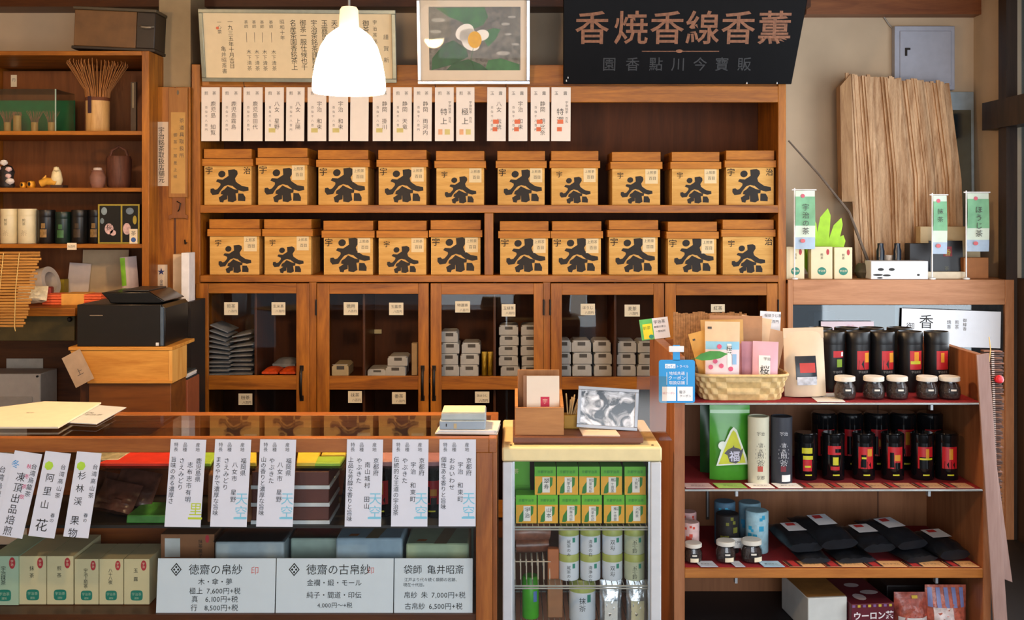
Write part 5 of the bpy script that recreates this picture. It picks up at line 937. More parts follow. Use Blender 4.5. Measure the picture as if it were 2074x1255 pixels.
# kraft bag with round window
kb = thing('kraft_bag', 'standing cream paper bag with a dark picture label right of the basket', 'bag', (XS(1631, 3.50), 3.50, G1+.003), None, (0, R(-2), R(-4))); KB = mat('#d9c4a8', .8, var=.04)
b = MB(); sf = grid_pouch(b, PX(82, 3.52), PX(136, 3.52), .06, KB, topw=.96); b.box(-PX(40, 3.52), PX(40, 3.52), -.003, .003, PX(116, 3.52), PX(137, 3.52), KB); b.build('bag_body', kb, bevel=.001)
b = MB(); decal(b, sf, -.5, .52, .26, .60, mat('#20242c', .25, var=.3)); decal(b, sf, -.3, .45, .36, .50, mat('#b83a34', .5), lift=.0006); decal(b, sf, -.45, .5, .18, .30, mat('#c4c8d0', .4, var=.3, scale=60), lift=.0004); b.build('picture_label', kb)
b = MB(); b.text('宇治ほうじ茶', 0, .0, .01, INKG)
sheet('price_sheet', 'white price sheet lying at the front edge of the top shelf', 'paper', [(1656, 814), (1712, 814), (1690, 796), (1632, 797)], G1, .001, WHITE, [('五百円', 0, 0, .012, INKG)])
# woven basket
bs_ = thing('woven_basket', 'pale woven basket full of tea packets on the top shelf', 'basket', (XS(1502, 3.46), 3.515, G1)); STRAW = mat('#d8ba84', .75, var=.15, scale=60); STRAW2 = mat('#c9a870', .75, var=.15, scale=60)
def rrect(a, hw, hd):
    c, s = math.cos(a), math.sin(a); return hw*math.copysign(abs(c)**.42, c), hd*math.copysign(abs(s)**.42, s)
b = MB(); nC, nR, sub = 30, 4, 4; hB = PX(50, 3.42); vs = []; NU, NV = nC*sub, nR*sub
for j in range(NV+1):
    for i in range(NU):
        ci, cj = i/sub, j/sub; al = (int(ci)+int(cj)) % 2; du, dv = ci % 1, cj % 1
        bump = .0045*(1 if al else -.7)*math.sin(math.pi*min(1, du+.15))*math.sin(math.pi*min(1, dv+.15)); v = j/NV
        x, y = rrect(2*math.pi*i/NU, PX(81+14*v, 3.42)+bump, .082+.010*v+bump); vs.append((x, y, v*hB))

STRAW3 = mat('#c6a66e', .8, var=.15, scale=60)
for al, sm_ in ((0, STRAW3), (1, STRAW)): b.add(vs, [(j*NU+i, j*NU+(i+1) % NU, (j+1)*NU+(i+1) % NU, (j+1)*NU+i) for j in range(NV) for i in range(NU) if (i//sub+j//sub) % 2 == al], sm_, True)
n = len(vs); vin = [(x*.95, y*.9, z) for x, y, z in vs]; b.add(vin, [(j*NU+(i+1) % NU, j*NU+i, (j+1)*NU+i, (j+1)*NU+(i+1) % NU) for j in range(NV) for i in range(NU)], STRAW2); b.add([(x*.96, y*.92, .002) for x, y, z in vs[:NU]], [tuple(range(NU))], STRAW2); b.build('basket_body', bs_)
b = MB(); b.tube([(*rrect(2*math.pi*i/72, PX(96, 3.42), .093), hB) for i in range(73)], .005, STRAW, 8); b.build('rim', bs_)
bx, by, bz = bs_.location
# tall brown woven mat bin behind
b = MB(); MATB = mat('#9a7048', .85, var=.3, scale=80, bump=.6)
for i in range(30): xx = -.125+i*.0083; b.box(xx, xx+.0078, 0, .006, 0, .255+rnd.uniform(-.004, .004), MATB)
o = b.build('reed_mat'); o.location = (XS(1440, 3.66), 3.66, G1); o.rotation_euler = (R(-3), 0, 0); tag(o, 'brown reed mat standing behind the tea packets in the basket', 'mat')
def pack(name, label, px, topY, wpx, base, Y, m, deco=None, roll=0, rz=0, tl=-4, th=.025):
    k = PX(1, Y); h = ZS(topY, Y)-base; t = thing(name, label, 'packet', (XS(px, Y), Y, base), 'tea packets in the basket', (R(tl), R(roll), R(rz)))
    b = MB(); sf = grid_pouch(b, wpx*k, h, th, m, topw=1.03); b.build('packet_body', t)
    if deco:
        b = MB(); deco(b, sf, k, h); b.build('label', t)
b0 = G1+.012; TAN, TAN2, YT, PKB = mat('#d4b284', .7, var=.06), mat('#dcbc98', .7, var=.06), mat('#cfa050', .6, var=.12), mat('#d8a8b4', .6, var=.05)
SKY, PKF, PNK = mat('#8cc0d8', .6, var=.08), mat('#d05878', .6), mat('#e6c4cc', .6, var=.08)
logo = lambda b, sf, k, h: decal(b, sf, -.75, -.5, .88, .91, INKG, 2)
pack('tea_packet', 'yellow-orange tea packet at the left end of the basket', 1449, 668, 42, b0, 3.499, YT, logo, -15, 0, -4, .018)
pack('tea_packet', 'ochre tea packet standing at the back left of the basket', 1466, 648, 84, b0, 3.522, mat('#c49a5c', .7, var=.08), logo, -1, 0, -4, .016)
pack('tea_packet', 'brown tea packet behind the main pale one in the basket', 1490, 640, 104, b0, 3.541, mat('#a87c58', .7, var=.1), None, 1, 0, -4, .014)
def dmain(b, sf, k, h):
    decal(b, sf, -.85, -.62, .90, .93, INKG, 2); decal(b, sf, -.97, .97, .62, .73, SKY); decal(b, sf, -.97, .97, .24, .62, mat('#e0cdd0', .6, var=.1)); decal(b, sf, .25, .5, .38, .70, WHITE, lift=.001); decal(b, sf, .55, .8, .42, .56, mat('#8ab0d0', .6), lift=.001)
    for u, v in ((-.7, .38), (-.45, .46), (.45, .36), (-.1, .40), (-.2, .66)): 
        p = sf(u, v); b.ell(p.x, p.z, 5*k, 5*k, p.y-.002, PKF, 8)
    p = sf(.37, .68); b.text('桜茶', p.x, p.z, 12*k, INK, p.y-.003, v=True)
pack('tea_packet', 'large pale tea packet with blue band and pink blossoms in basket front', 1462, 652, 69, b0, 3.466, TAN2, dmain, 1, 0, -3, .026)
pack('tea_packet', 'tan tea packet tilted to the right behind the pink bags', 1512, 641, 60, b0, 3.559, TAN2, logo, 9, 0, -4, .014)
pack('tea_packet', 'pale tan folded tea packet right behind the pink bags', 1538, 664, 60, b0, 3.577, mat('#d0aa88', .7, var=.06), None, 12, 0, -4, .012)
def dpink(b, sf, k, h):
    decal(b, sf, -.55, .35, .30, .74, WHITE); p = sf(-.1, .47); b.text('桜', p.x, p.z, 20*k, INK, p.y-.003); p = sf(.1, .68); b.text('宇治', p.x, p.z, 7*k, INKG, p.y-.003)
pack('pink_packet', 'front pink tea packet with white label reading cherry blossom', 1548, 692, 50, b0, 3.467, PKB, dpink, 2, -3, -3, .03)
pack('pink_packet', 'middle pink tea packet seen edge-on in the basket', 1521, 692, 36, b0, 3.496, mat('#c893a4', .6, var=.08), None, 0, -8, -3, .016)
pack('pink_packet', 'left pink tea packet with brownish side beside the blossom packet', 1502, 696, 30, b0, 3.517, mat('#b8808a', .6, var=.12), None, 1, -8, -3, .014)
b = MB(); LF = mat('#3f8a35', .5, var=.25, scale=30)
lv = [(-.05, 0), (-.03, .012), (0, .017), (.03, .012), (.055, 0), (.03, -.010), (0, -.012), (-.03, -.009)]
b.add([(x, -.004*math.cos(x*20), z) for x, z in lv]+[(x, -.004*math.cos(x*20)+.0012, z) for x, z in lv], [tuple(range(8)), tuple(range(15, 7, -1))]+[(i, 8+i, 8+(i+1) % 8, (i+1) % 8) for i in range(8)], LF); b.tube([(-.05, 0, 0), (-.065, .02, -.01)], .0012, LF, 5)
o = b.build('leaf_sprig'); o.location = (XS(1440, 3.41), 3.418, ZS(722, 3.41)); o.rotation_euler = (0, R(-8), 0); tag(o, 'green leaf lying across the front of the pale blossom packet', 'leaf')
card('price_card', 'white price card with blue edge sticking up behind the basket', 'card', (1538, 646, 1580, 690), 3.63, mat('#d8dce4', .6), [('桜ほうじ茶', 26, 8, 7, INK, 'h'), ('六百円', 28, 20, 7, INKG, 'h')], roll=3, tilt=-3, baseZ=G1+.19)
b = MB(); b.tube([(0, 0, 0), (0, 0, .192)], .002, IRON, 6); b.box(-.014, .014, -.014, .014, 0, .003, IRON); b.tube([(-.015, -.002, .188), (.035, -.002, .188)], .0015, IRON, 6); o = b.build('card_holder'); o.location = (XS(1556, 3.63), 3.634, G1); tag(o, 'thin dark wire holder carrying the white price card', 'holder')
# blue coupon sign clipped to the shelf end, flyer beside it
BLUE = mat('#1f93d8', .45, var=.03); WT = mat('#f0f2f4', .5, var=0)
cs = thing('coupon_sign', 'bright blue shop coupon sign hanging from a clip at the shelf end', 'sign', (XS(1371, 3.375), 3.375, ZS(816, 3.375))); k = PX(1, 3.375)
b = MB(); hw, hh, rr_ = 36.5*k, 87*k, 5*k
pts = []
for cx, cz, a0 in ((hw-rr_, rr_, -90), (hw-rr_, hh-rr_, 0), (-hw+rr_, hh-rr_, 90), (-hw+rr_, rr_, 180)): pts += [(cx+rr_*math.cos(R(a0+q*22.5)), cz+rr_*math.sin(R(a0+q*22.5))) for q in range(5)]
b.prism(pts, 0, .003, BLUE); b.box(-8*k, 6*k, 0, .003, hh-k, 117*k, BLUE); b.rect(-30*k, -2*k, 4*k, 33*k, -.0006, WT); b.rect(1*k, 32*k, 4*k, 33*k, -.0006, WT)
b.rect(-24*k, -3*k, 70*k, 79*k, -.0006, WT); b.text('GoTo', -13.5*k, 74.5*k, 7.5*k, BLUE, -.0012); b.text('トラベル', 11*k, 74*k, 6.5*k, WT)
b.text('地域共通', 0, 60*k, 8*k, WT); b.text('クーポン', 0, 50.5*k, 9*k, WT); b.text('取扱店舗', 0, 41*k, 8*k, WT); b.rect(-21*k, -20*k, 37*k, 62*k, -.0006, WT); b.rect(20*k, 21*k, 37*k, 62*k, -.0006, WT)
b.text('紙クーポン', -16*k, 20*k, 5*k, mat('#c06a80', .6), -.0012); b.text('電子', 11*k, 22*k, 7*k, INKG, -.0012); b.text('クーポン', 17*k, 14*k, 6*k, INKG, -.0012); b.build('sign_plate', cs)
b = MB(); b.box(-16*k, 14*k, -.003, .006, 103*k, 115*k, mat('#dfe2e6', .4)); b.build('clip', cs, bevel=.001)
card('flyer_stand', 'green, yellow and white leaflet card standing on the shelf unit corner', 'leaflet', (1300, 644, 1358, 686), 3.86, mat('#d6d8e2', .6, var=.05), [('宇治茶', 40, 8, 8, INKG, 'h'), ('御案内申上', 40, 18, 5, INKG, 'h'), ('一服如何', 40, 27, 5, INKG, 'h')], tilt=-8, roll=-7, baseZ=UT, thick=.0015,
     shapes=lambda b, k, w_, h_: (b.rect(-w_/2, -w_/2+26*k, 0, h_, -.0005, mat('#58b060', .6, var=.15)), b.rect(-w_/2+5*k, -w_/2+24*k, 2*k, h_-10*k, -.0009, mat('#e4d430', .6)), b.ell(-w_/2+20*k, 6*k, 5*k, 4*k, -.0012, mat('#2a8a80', .6)), b.text('新茶', -w_/2+13*k, h_-18*k, 8*k, mat('#4a7a20', .6), -.0012)))
# ---- second shelf
gp2 = thing('green_tea_pouch', 'glossy bright green tea pouch with a yellow triangular label on the second shelf', 'pouch', (XS(1482, 3.49), 3.524, G2)); k = PX(1, 3.49)
GP = mat('#4a9a30', .22, var=.08); b = MB(); sf = grid_pouch(b, 82*k, 157*k, .046, GP, nz=18); b.build('pouch_body', gp2)
b = MB(); WLN = mat('#dfe8dc', .4)
def tri(pts, m, lift):
    p3 = [sf(u, v)+Vector((0, -lift, 0)) for u, v in pts]; b.add([tuple(p) for p in p3], [tuple(range(len(p3)))], m)
c0 = sf(0, .3)
def fl(pts, y, m): b.flat([(u*43*k, v*157*k) for u, v in pts], y, m)
yb = -.0325
fl([(-.72, .20), (.75, .22), (.72, .30), (.25, .66), (.1, .70), (-.05, .66), (-.25, .54), (-.45, .44)], yb, WLN); MB().ell(-.42*43*k, .46*157*k, 9*k, 9*k, yb-.0004, WLN, 14).build('white_roundel', gp2)
fl([(-.62, .22), (.66, .24), (.60, .31), (.2, .63), (.08, .66), (0, .63), (-.22, .50)], yb-.0008, mat('#c6cc30', .4, var=.1))
fl([(-.35, .36), (-.2, .34), (-.1, .25), (.2, .23), (.4, .27), (.52, .38), (.55, .43), (.42, .40), (.38, .42), (.12, .44), (.1, .47), (.05, .44), (-.18, .41)], yb-.0014, mat('#56545c', .5)); b.text('福', .14*43*k, .325*157*k, 22*k, mat('#d4d4e8', .5), yb-.002, bold=.02)
b.build('label', gp2); b = MB(); decal(b, sf, -.98, .98, .86, .905, mat('#a8d0a0', .2)); b.build('zip_seal', gp2)
b = MB(); sf = grid_pouch(b, 66*k, 140*k, .04, mat('#1c4a20', .3, var=.15)); o = b.build('dark_green_pouch'); o.location = (XS(1452, 3.6), 3.62, G2); tag(o, 'dark green pouch standing behind the bright green tea pouch', 'pouch')
def slim(px, hx, lab, ink, seal, lbl):
    Y = 3.44; r, h = PX(21.5, Y), PX(137, Y); t = thing('slim_canister', lab, 'canister', (XS(px, Y), Y+r, G2), 'slim paper canisters on the second shelf'); m = mat(hx, .5, var=.04)
    b = MB(); b.lathe([(r*.97, 0), (r, .002), (r, h*.93), (0, h*.93)], m, n=32); q = r*1.006; b.text('宇治', 0, h*.76, r*.4, ink, wrap=q); b.text('清水一', 0, h*.62, r*.45, ink, v=True, wrap=q); b.text('煎茶', 0, h*.5, r*.7, ink, v=True, wrap=q); b.patch(q, -r*.3, r*.2, h*.20, h*.28, seal)
    for a in range(16): a0 = 2*math.pi*a/16; b.patch(q, r*.5*math.cos(a0)-.0006, r*.5*math.cos(a0)+.0006, h*.46+h*.16*math.sin(a0)-.002, h*.46+h*.16*math.sin(a0)+.002, ink, 1)
    if lbl: b.patch(q, -r*.2, r*.7, h*.05, h*.15, WHITE)
    else: b.text('京都', 0, h*.11, r*.4, ink, wrap=q)
    b.build('can_body', t); b = MB(); b.lathe([(r*1.01, h*.93), (r*1.012, h*.995), (r*.9, h), (r*.85, h-.003), (0, h-.003)], m, n=32); b.build('lid', t)
slim(1541, '#d2cdb4', 'slim cream paper canister with brushed writing and red seal', INKG, mat('#b85040', .6), False); slim(1588, '#34363e', 'slim charcoal paper canister with white writing beside the cream one', mat('#c8c8cc', .5), mat('#7a2a34', .6), True)
for i, (a, c) in enumerate(((1615, 1661), (1671, 1717), (1733, 1779), (1793, 1838), (1855, 1898), (1905, 1947))):
    redtin((a+c)/2, 3.50, G2, PX(22.5, 3.52), PX(94, 3.5), f'glossy black tea tin with red and yellow label, {nth(i, 6)} in the front row', 'front tins on the second shelf', i)
for i, px in enumerate((1676, 1730, 1784, 1838, 1893)): redtin(px, 3.64, G2, PX(25, 3.66), PX(114, 3.64), f'glossy black tea tin, {nth(i, 5)} in the rear row of the second shelf', 'rear tins on the second shelf', 5 if i > 2 else 3)
def strip(name, label, a, c, za, m, dark=None, grp='price strips on the shelf edges', back=20, txt='百グラム'):
    Y0 = UY+.004; Y1 = Y0+.045; x0, x1 = XS(a, Y0), XS(c, Y0); sh = -back*.0006; h = .0012; b = MB()
    def q(u0, u1, z, mm): b.add([(x0+(x1-x0)*u0, Y0, z), (x0+(x1-x0)*u1, Y0, z), (x0+(x1-x0)*u1+sh, Y1, z+.004), (x0+(x1-x0)*u0+sh, Y1, z+.004)], [(0, 1, 2, 3)], mm)
    b.add([(x0, Y0, za), (x1, Y0, za), (x1+sh, Y1, za+.004), (x0+sh, Y1, za+.004), (x0, Y0, za+h), (x1, Y0, za+h), (x1+sh, Y1, za+.004+h), (x0+sh, Y1, za+.004+h)], [(3, 2, 1, 0), (4, 5, 6, 7), (0, 1, 5, 4), (2, 3, 7, 6), (1, 2, 6, 5), (3, 0, 4, 7)], m)
    if dark: q(0, .38, za+h+.0004, dark); q(.1, .3, za+h+.0008, mat('#9a2a2c', .6))
    b.text(txt, 0, 0, min(.011, (x1-x0)*.18), INKG, 0, T=Matrix.Translation((x0+(x1-x0)*(.68 if dark else .5)+sh/2, Y0+.02, za+h+.0026)) @ Matrix.Rotation(R(-86), 4, 'X'))
    o = b.build(name, org=((x0+x1)/2, Y0, za)); tag(o, label, 'price strip', grp)
DKS, WDS = mat('#3a2426', .5, var=.2), mat('#b08a68', .7, var=.08)
for i, (a, c, m, lab) in enumerate(((1390, 1448, mat('#b9a0a0', .6, var=.2), 'pinkish price strip at the left end of the second shelf edge'), (1456, 1514, mat('#8ab05a', .6, var=.2), 'green price strip in front of the green pouch'), (1522, 1570, WHITE, 'white price strip in front of the cream canister'), (1577, 1627, WHITE, 'white price strip in front of the charcoal canister'))): strip('price_strip', lab, a, c, H2+.0028, m)
for i, (a, c) in enumerate(((1630, 1684), (1690, 1742), (1748, 1800), (1806, 1858), (1864, 1916), (1922, 1974))): strip('price_strip', f'tan and black price strip, {nth(i, 6)} before the glossy black tins', a, c, H2+.0028, WDS, DKS)
# ---- third shelf
def floral(px, Y, zb, w_, h_, hx, hx2, lab, dark=False):
    r, h = PX(w_/2, Y), PX(h_, Y); t = thing('patterned_tin', lab, 'tin', (XS(px, Y), Y+r, zb), 'paper-covered tins on the third shelf'); m = mat(hx, .55, var=.15, scale=50); b = MB(); b.lathe([(r*.97, 0), (r, .002), (r, h*.72), (0, h*.72)], m, n=28)
    rr_ = random.Random(int(px)); m2 = mat(hx2, .55, var=.2)
    for q in range(7): x, zz, s = rr_.uniform(-.9, .9)*r, rr_.uniform(.08, .62)*h, rr_.uniform(.12, .25)*r; b.patch(r*(1.006+.002*q), x-s, x+s, zz-s, zz+s, m2, 3)
    b.build('tin_body', t); b = MB(); b.lathe([(r*1.012, h*.71), (r*1.016, h*.72), (r*1.016, h-.003), (r*.94, h), (0, h)], m, n=28)
    for q in range(3): x, zz, s = rr_.uniform(-.8, .8)*r, rr_.uniform(.78, .92)*h, .14*r; b.patch(r*(1.02+.002*q), x-s, x+s, zz-s, zz+s, m2, 3)
    b.build('lid', t)
z = G3
floral(1397, 3.62, z, 32, 66, '#d8a8a4', '#d84838', 'pink patterned tin behind, at the left end of third shelf'); floral(1402, 3.52, z, 34, 64, '#dfbab4', '#d8503c', 'red and white patterned tin behind the leftmost jar')
floral(1472, 3.62, z, 42, 86, '#4a6a80', '#4ab0d8', 'dark blue patterned tin behind the black tin'); floral(1478, 3.53, z, 46, 78, '#1a1615', '#6a6a20', 'black patterned tin between blue tins on third shelf')
floral(1523, 3.62, z, 44, 84, '#7a9aa8', '#3a90b8', 'pale blue patterned tin at the back of the third shelf'); floral(1538, 3.53, z, 46, 84, '#9cc0cc', '#2a98c0', 'white and blue patterned tin beside the black tin')
for i, (px, w_) in enumerate(((1407, 38), (1474, 42), (1527, 44))): jar(px, 3.43, z, w_, f'small tea jar with white lid and cream label, {("leftmost","middle","rightmost")[i]} on third shelf', 'glass jars on the third shelf', (0, .2, .5)[i])
card('price_note', 'small white price card leaning behind the middle jar', 'card', (1480, 1084, 1506, 1104), 3.50, WHITE, [('千円', 13, 9, 8, INKG, 'h')], tilt=-8, baseZ=z+.03)
BP = mat('#15171c', .38, var=.25, scale=30, bump=.35)
def bpouch(label, px, Y, base, wd, dp, th, rz, tx, ty=0):
    t = thing('black_pouch', label, 'tea pouch', (XS(px, Y), Y, base), 'black tea pouches on the third shelf', (R(tx), R(ty), R(rz)))
    b = MB(); sf = grid_pouch(b, wd, dp, th, BP, crimp=.2, wob=.002, nx=12, nz=16, T=(Tm := Matrix.Translation((0, 0, th/2)) @ Matrix.Rotation(R(-90), 4, 'X'))); b.build('pouch_body', t)
    b = MB(); decal(b, sf, -.25, .5, .40, .76, mat('#c4c6cc', .5, var=.05), T=Tm); decal(b, sf, -.05, .3, .62, .72, mat('#a82c2c', .5), T=Tm, lift=.0008); b.build('label', t)
# flat pouches: bag bottom to the front, label side up, piled and overlapping
def bp2(label, px, Y, base, wd, dp, th, rz, slope, lab=True):
    t = thing('black_pouch', label, 'tea pouch', (XS(px, Y), Y, base), 'black tea pouches on the third shelf', (R(slope), 0, R(rz)))
    n = 12; vs = []; rq = random.Random(int(px*7))
    for s in (0, 1):
        for j in range(n+1):
            for i in range(n+1):
                u, v = -1+2*i/n, j/n; e = (1-abs(u)**5)*(.55+.45*min(1, v*4))*(1-max(0, (v-.72)/.28)**1.2)*(1+.10*math.sin(v*17+px)*abs(u))
                vs.append((u*wd/2*(1-.03*abs(2*v-1)), v*dp, th*.5+(s-.5)*th*(.05+.95*e)+rq.uniform(-.002, .002)*s))
    kk = (n+1)**2; fs = []
    for j in range(n):
        for i in range(n): a = j*(n+1)+i; fs += [(a, a+n+1, a+n+2, a+1), (kk+a, kk+a+1, kk+a+n+2, kk+a+n+1)]
    for i in range(n):
        for a, d in ((i, i+1), (n*(n+1)+i+1, n*(n+1)+i), ((i+1)*(n+1), i*(n+1)), (i*(n+1)+n, (i+1)*(n+1)+n)): fs.append((a, d, kk+d, kk+a))
    b = MB(); b.add(vs, fs, BP, True); b.build('pouch_body', t)
    if lab:
        b = MB(); q = [(-.028, dp*.38), (.040, dp*.38), (.040, dp*.74), (-.028, dp*.74)]; b.add([(x, y, th*1.02+.001) for x, y in q], [(0, 1, 2, 3)], mat('#c4c6cc', .5, var=.05)); q = [(-.014, dp*.60), (.016, dp*.60), (.016, dp*.71), (-.014, dp*.71)]; b.add([(x, y, th*1.02+.0016) for x, y in q], [(0, 1, 2, 3)], mat('#a82c2c', .5)); b.build('label', t)
bp2('black tea pouch with white label, leftmost and nearest the patterned tins', 1634, 3.45, z+.024, .12, .20, .048, 10, 5)
bp2('black tea pouch lying under the left labelled pouches at the front', 1652, 3.425, z, .10, .18, .028, 4, 2, False)
bp2('black tea pouch with red and white label, highest on the left pile', 1700, 3.455, z+.030, .135, .22, .055, 15, 8)
bp2('black tea pouch with white label at the middle of the third shelf', 1782, 3.445, z+.024, .115, .20, .046, 13, 4)
bp2('black tea pouch under the middle one, dull and unlabelled', 1736, 3.43, z, .13, .2, .026, 6, 1, False)
bp2('black tea pouch lying lowest of the pair at right', 1868, 3.435, z, .12, .24, .03, 16, 2, False)
bp2('black tea pouch with a long white label on top of the right pair', 1848, 3.46, z+.030, .12, .22, .048, 20, 6)
bp2('black tea pouch with white label at the right end of the shelf', 1934, 3.44, z, .11, .2, .055, 13, 4)
for i, (a, c, m) in enumerate(((1420, 1455, mat('#b8bcc4', .6, var=.2)), (1490, 1510, mat('#b8bcc4', .6)), (1548, 1590, mat('#9ab8cc', .6, var=.2)))): strip('price_strip', f'pale price strip, {("leftmost","middle","rightmost")[i]} before the patterned tins', a, c, H3+.0028, m)
for i, (a, c) in enumerate(((1600, 1672), (1676, 1757), (1762, 1838), (1842, 1921), (1926, 1984))): strip('price_strip', f'tan and black price strip, {nth(i, 5)} before the black pouches', a, c, H3+.0028, mat('#c89a68', .7, var=.08), DKS, txt='五十グラム')
# ---- bottom boxes
z = H4
wbx = thing('tea_bag_box', 'white and brown box in plastic wrap on the bottom shelf', 'box', (XS(1681, 3.44), 3.46, z), None, (0, 0, R(6))); k = PX(1, 3.46)
b = MB(); b.box(-42*k, 40*k, 0, .24, 0, ZS(1210, 3.46)-z, mat('#dcd8d2', .5, var=.05)); h = ZS(1210, 3.46)-z; b.add([(-42*k, .01, h+.0006), (40*k, .01, h+.0006), (40*k, .24, h+.0006), (-42*k, .24, h+.0006)], [(0, 1, 2, 3)], mat('#b07a40', .5, var=.15)); b.build('carton', wbx, bevel=.003)
b = MB(); b.box(-42.6*k, 40.6*k, -.002, .242, .001, h+.002, glass('#fafcfc', .5, .12, .0)); b.build('plastic_wrap', wbx)
mb_ = thing('oolong_box', 'maroon box with white and yellow lettering on the bottom shelf', 'box', (XS(1771, 3.44), 3.45, z), None, (0, 0, R(6))); MR = mat('#5e1c28', .45, var=.1)
h = ZS(1222, 3.45)-z; b = MB(); b.box(-46*k, 44*k, 0, .24, 0, h, MR); b.text('ウーロン茶', 0, h-24*k, 17*k, mat('#e6dcdc', .5), bold=.03)
for q in range(8): b.rect((-44+q*11)*k, (-38+q*11)*k, h-7*k, h-2*k, -.0006, mat('#c0a838', .5) if q % 2 else mat('#7a5a8a', .5))
for dx, dy, rx_, ry_ in ((-.02, .06, .02, .03), (.03, .1, .03, .02), (0, .17, .025, .02)): b.add([(dx+rx_*math.cos(a), dy+ry_*math.sin(a), h+.0008) for a in [q*math.pi/6 for q in range(12)]], [tuple(range(12))], mat('#b8a8a8', .5))
b.build('carton', mb_, bevel=.002)
for j, (px, wp, top, hx, lab) in enumerate(((1851, 68, 1205, '#9a4a3c', 'clear bag of reddish tea with yellow tag on the bottom shelf'), (1922, 84, 1190, '#b8604c', 'shiny red and blue patterned bag at the right of the bottom shelf'))):
    t = thing('red_bag', lab, 'bag', (XS(px, 3.47), 3.50, z)); b = MB(); h = ZS(top, 3.47)-z; sf = grid_pouch(b, PX(wp, 3.47), h, .08, mat(hx, .3, var=.35, scale=70, bump=.5), wob=.005, nx=16, nz=18); b.build('bag_body', t)
    b = MB()
    if j == 0: decal(b, sf, .0, .35, .86, .93, mat('#c8a82c', .5)); decal(b, sf, -.85, .85, .28, .42, mat('#c8c0bc', .5, var=.1))
    else:
        for q in range(5): decal(b, sf, -.9+.38*q, -.7+.38*q, .55, .95, mat('#7a80b0', .4, var=.2))
        decal(b, sf, -.7, .2, .15, .55, mat('#d6c4c0', .3, var=.3, scale=60))
    b.build('print', t)
b = MB(); b.box(XS(1800, 3.6), XS(1905, 3.6), 3.62, 3.8, H4, ZS(1185, 3.62), mat('#241c1c', .4, var=.3)); o = b.build('dark_carton', org=(XS(1850, 3.6), 3.62, H4), bevel=.003); tag(o, 'dark shiny carton behind the clear bag on the bottom shelf', 'box')
# ---- folded slatted blind leaning at the right end of the shelf unit
fb = thing('folded_blind', 'folded slatted blind hanging at the right end of the display shelf', 'blind', (XS(2020, 3.32), 3.33, ZS(1290, 3.32))); k = PX(1, 3.32)
PNKW = wood('#8a6a60', '#a88a80', 'z', .6, 6); H_ = 575*k
q_ = lambda px, py: ((px-2020)*k, (1290-py)*k)
b = MB(); b.prism([q_(2018, 1290), q_(2046, 1290), q_(2006, 716), q_(1981, 720)], 0, .008, PNKW); b.prism([q_(2036, 1176), q_(2057, 1184), q_(2012, 850), q_(2006, 850)], .010, .016, PNKW)
b.build('end_slat', fb, bevel=.001)
b = MB(); SLT = mat('#4a2c1e', .6, var=.25, scale=90); SL2 = mat('#b8a498', .3, .3, var=.2, scale=90); SL3 = mat('#7a4c34', .6)
for i in range(88):
    t_ = i/87; py = 714+356*t_; zc = (1290-py)*k; x0_ = (2001+22*t_-2020)*k; ww = (40-28*t_)*k; T_ = Matrix.Translation((0, 0, zc)) @ Matrix.Rotation(R(rnd.uniform(-2, 4)), 4, 'Y')
    b.box(x0_+rnd.uniform(-2, 2)*k, x0_+ww+rnd.uniform(-3, 3)*k, .018, .042, -.0026, .0016, SLT if i % 3 else SL3, T_); b.box(x0_+ww*.35, x0_+ww*.5, .015, .018, -.002, .001, SL2, T_)
b.build('slats', fb)
b = MB(); b.lathe([(0, -.014), (.012, -.008), (.014, 0), (.011, .009), (0, .014)], mat('#c8202c', .4), (8*k, .006, H_-55*k), 14); b.build('red_bead', fb)
b = MB(); b.tube([(-10*k, .012, H_-20*k), (-8*k, .010, H_+6*k), (-8*k, .02, H_+30*k)], .0015, ST, 6); b.build('cord', fb)
# ================================================================ on top of the right cabinet
z = QT
def teabox(px0, px1, top, lab, Y=5.03):
    k = PX(1, Y); wd = (px1-px0)*k; h = ZS(top, Y)-z; t = thing('tea_carton', lab, 'tea box', (XS((px0+px1)/2, Y), Y, z), 'cream tea cartons on the right cabinet'); b = MB(); b.box(-wd/2, wd/2, 0, .06, 0, h, mat('#e0d2ae', .6, var=.03)); b.text('煎茶', 0, h*.80, 6*k, INK, v=True); b.build('carton', t, bevel=.001)
    b = MB(); b.ell(wd*.28, h*.84, 3*k, 6*k, -.001, OVAL); b.build('red_seal', t); b = MB(); b.ell(0, h*.24, 9*k, 8*k, -.001, TEAL); b.text('宇治茶', 0, h*.25, 5*k, CREAM, -.0015); b.build('teal_badge', t)
teabox(1593, 1629, 500, 'cream tea carton at the left end of the right cabinet top'); teabox(1643, 1686, 500, 'cream tea carton, middle of three by the green leaves'); teabox(1690, 1726, 501, 'cream tea carton right of the green paper leaves')
lvp = thing('paper_leaves', 'bright yellow-green paper leaves standing behind the cream cartons', 'decoration', (XS(1660, 5.13), 5.13, z+.008)); k = PX(1, 5.13); LG = mat('#a8d820', .5, var=.12)
for j, (x_, zt, w_, ro) in enumerate(((-22, 118, 26, -2), (-6, 138, 26, 8), (18, 126, 22, 16), (26, 96, 28, 22), (-30, 70, 22, -6), (10, 90, 34, 10))):
    b = MB(); T = Matrix.Rotation(R(ro), 4, 'Y'); b.prism([(x_*k*.3-w_*.25*k, 0), (x_*k*.3+w_*.25*k, 0), (x_*k*.6+w_*.55*k, zt*.5*k), (x_*k*.6+w_*.4*k, zt*.9*k), (x_*k*.6+w_*.1*k, zt*k), (x_*k*.6-w_*.4*k, zt*.85*k), (x_*k*.6-w_*.5*k, zt*.45*k)], j*.012, j*.012+.0015, LG, T); b.build('leaf', lvp)
FLG, FLD = mat('#cfdccb', .7, var=.04), mat('#7ab088', .7, var=.12)
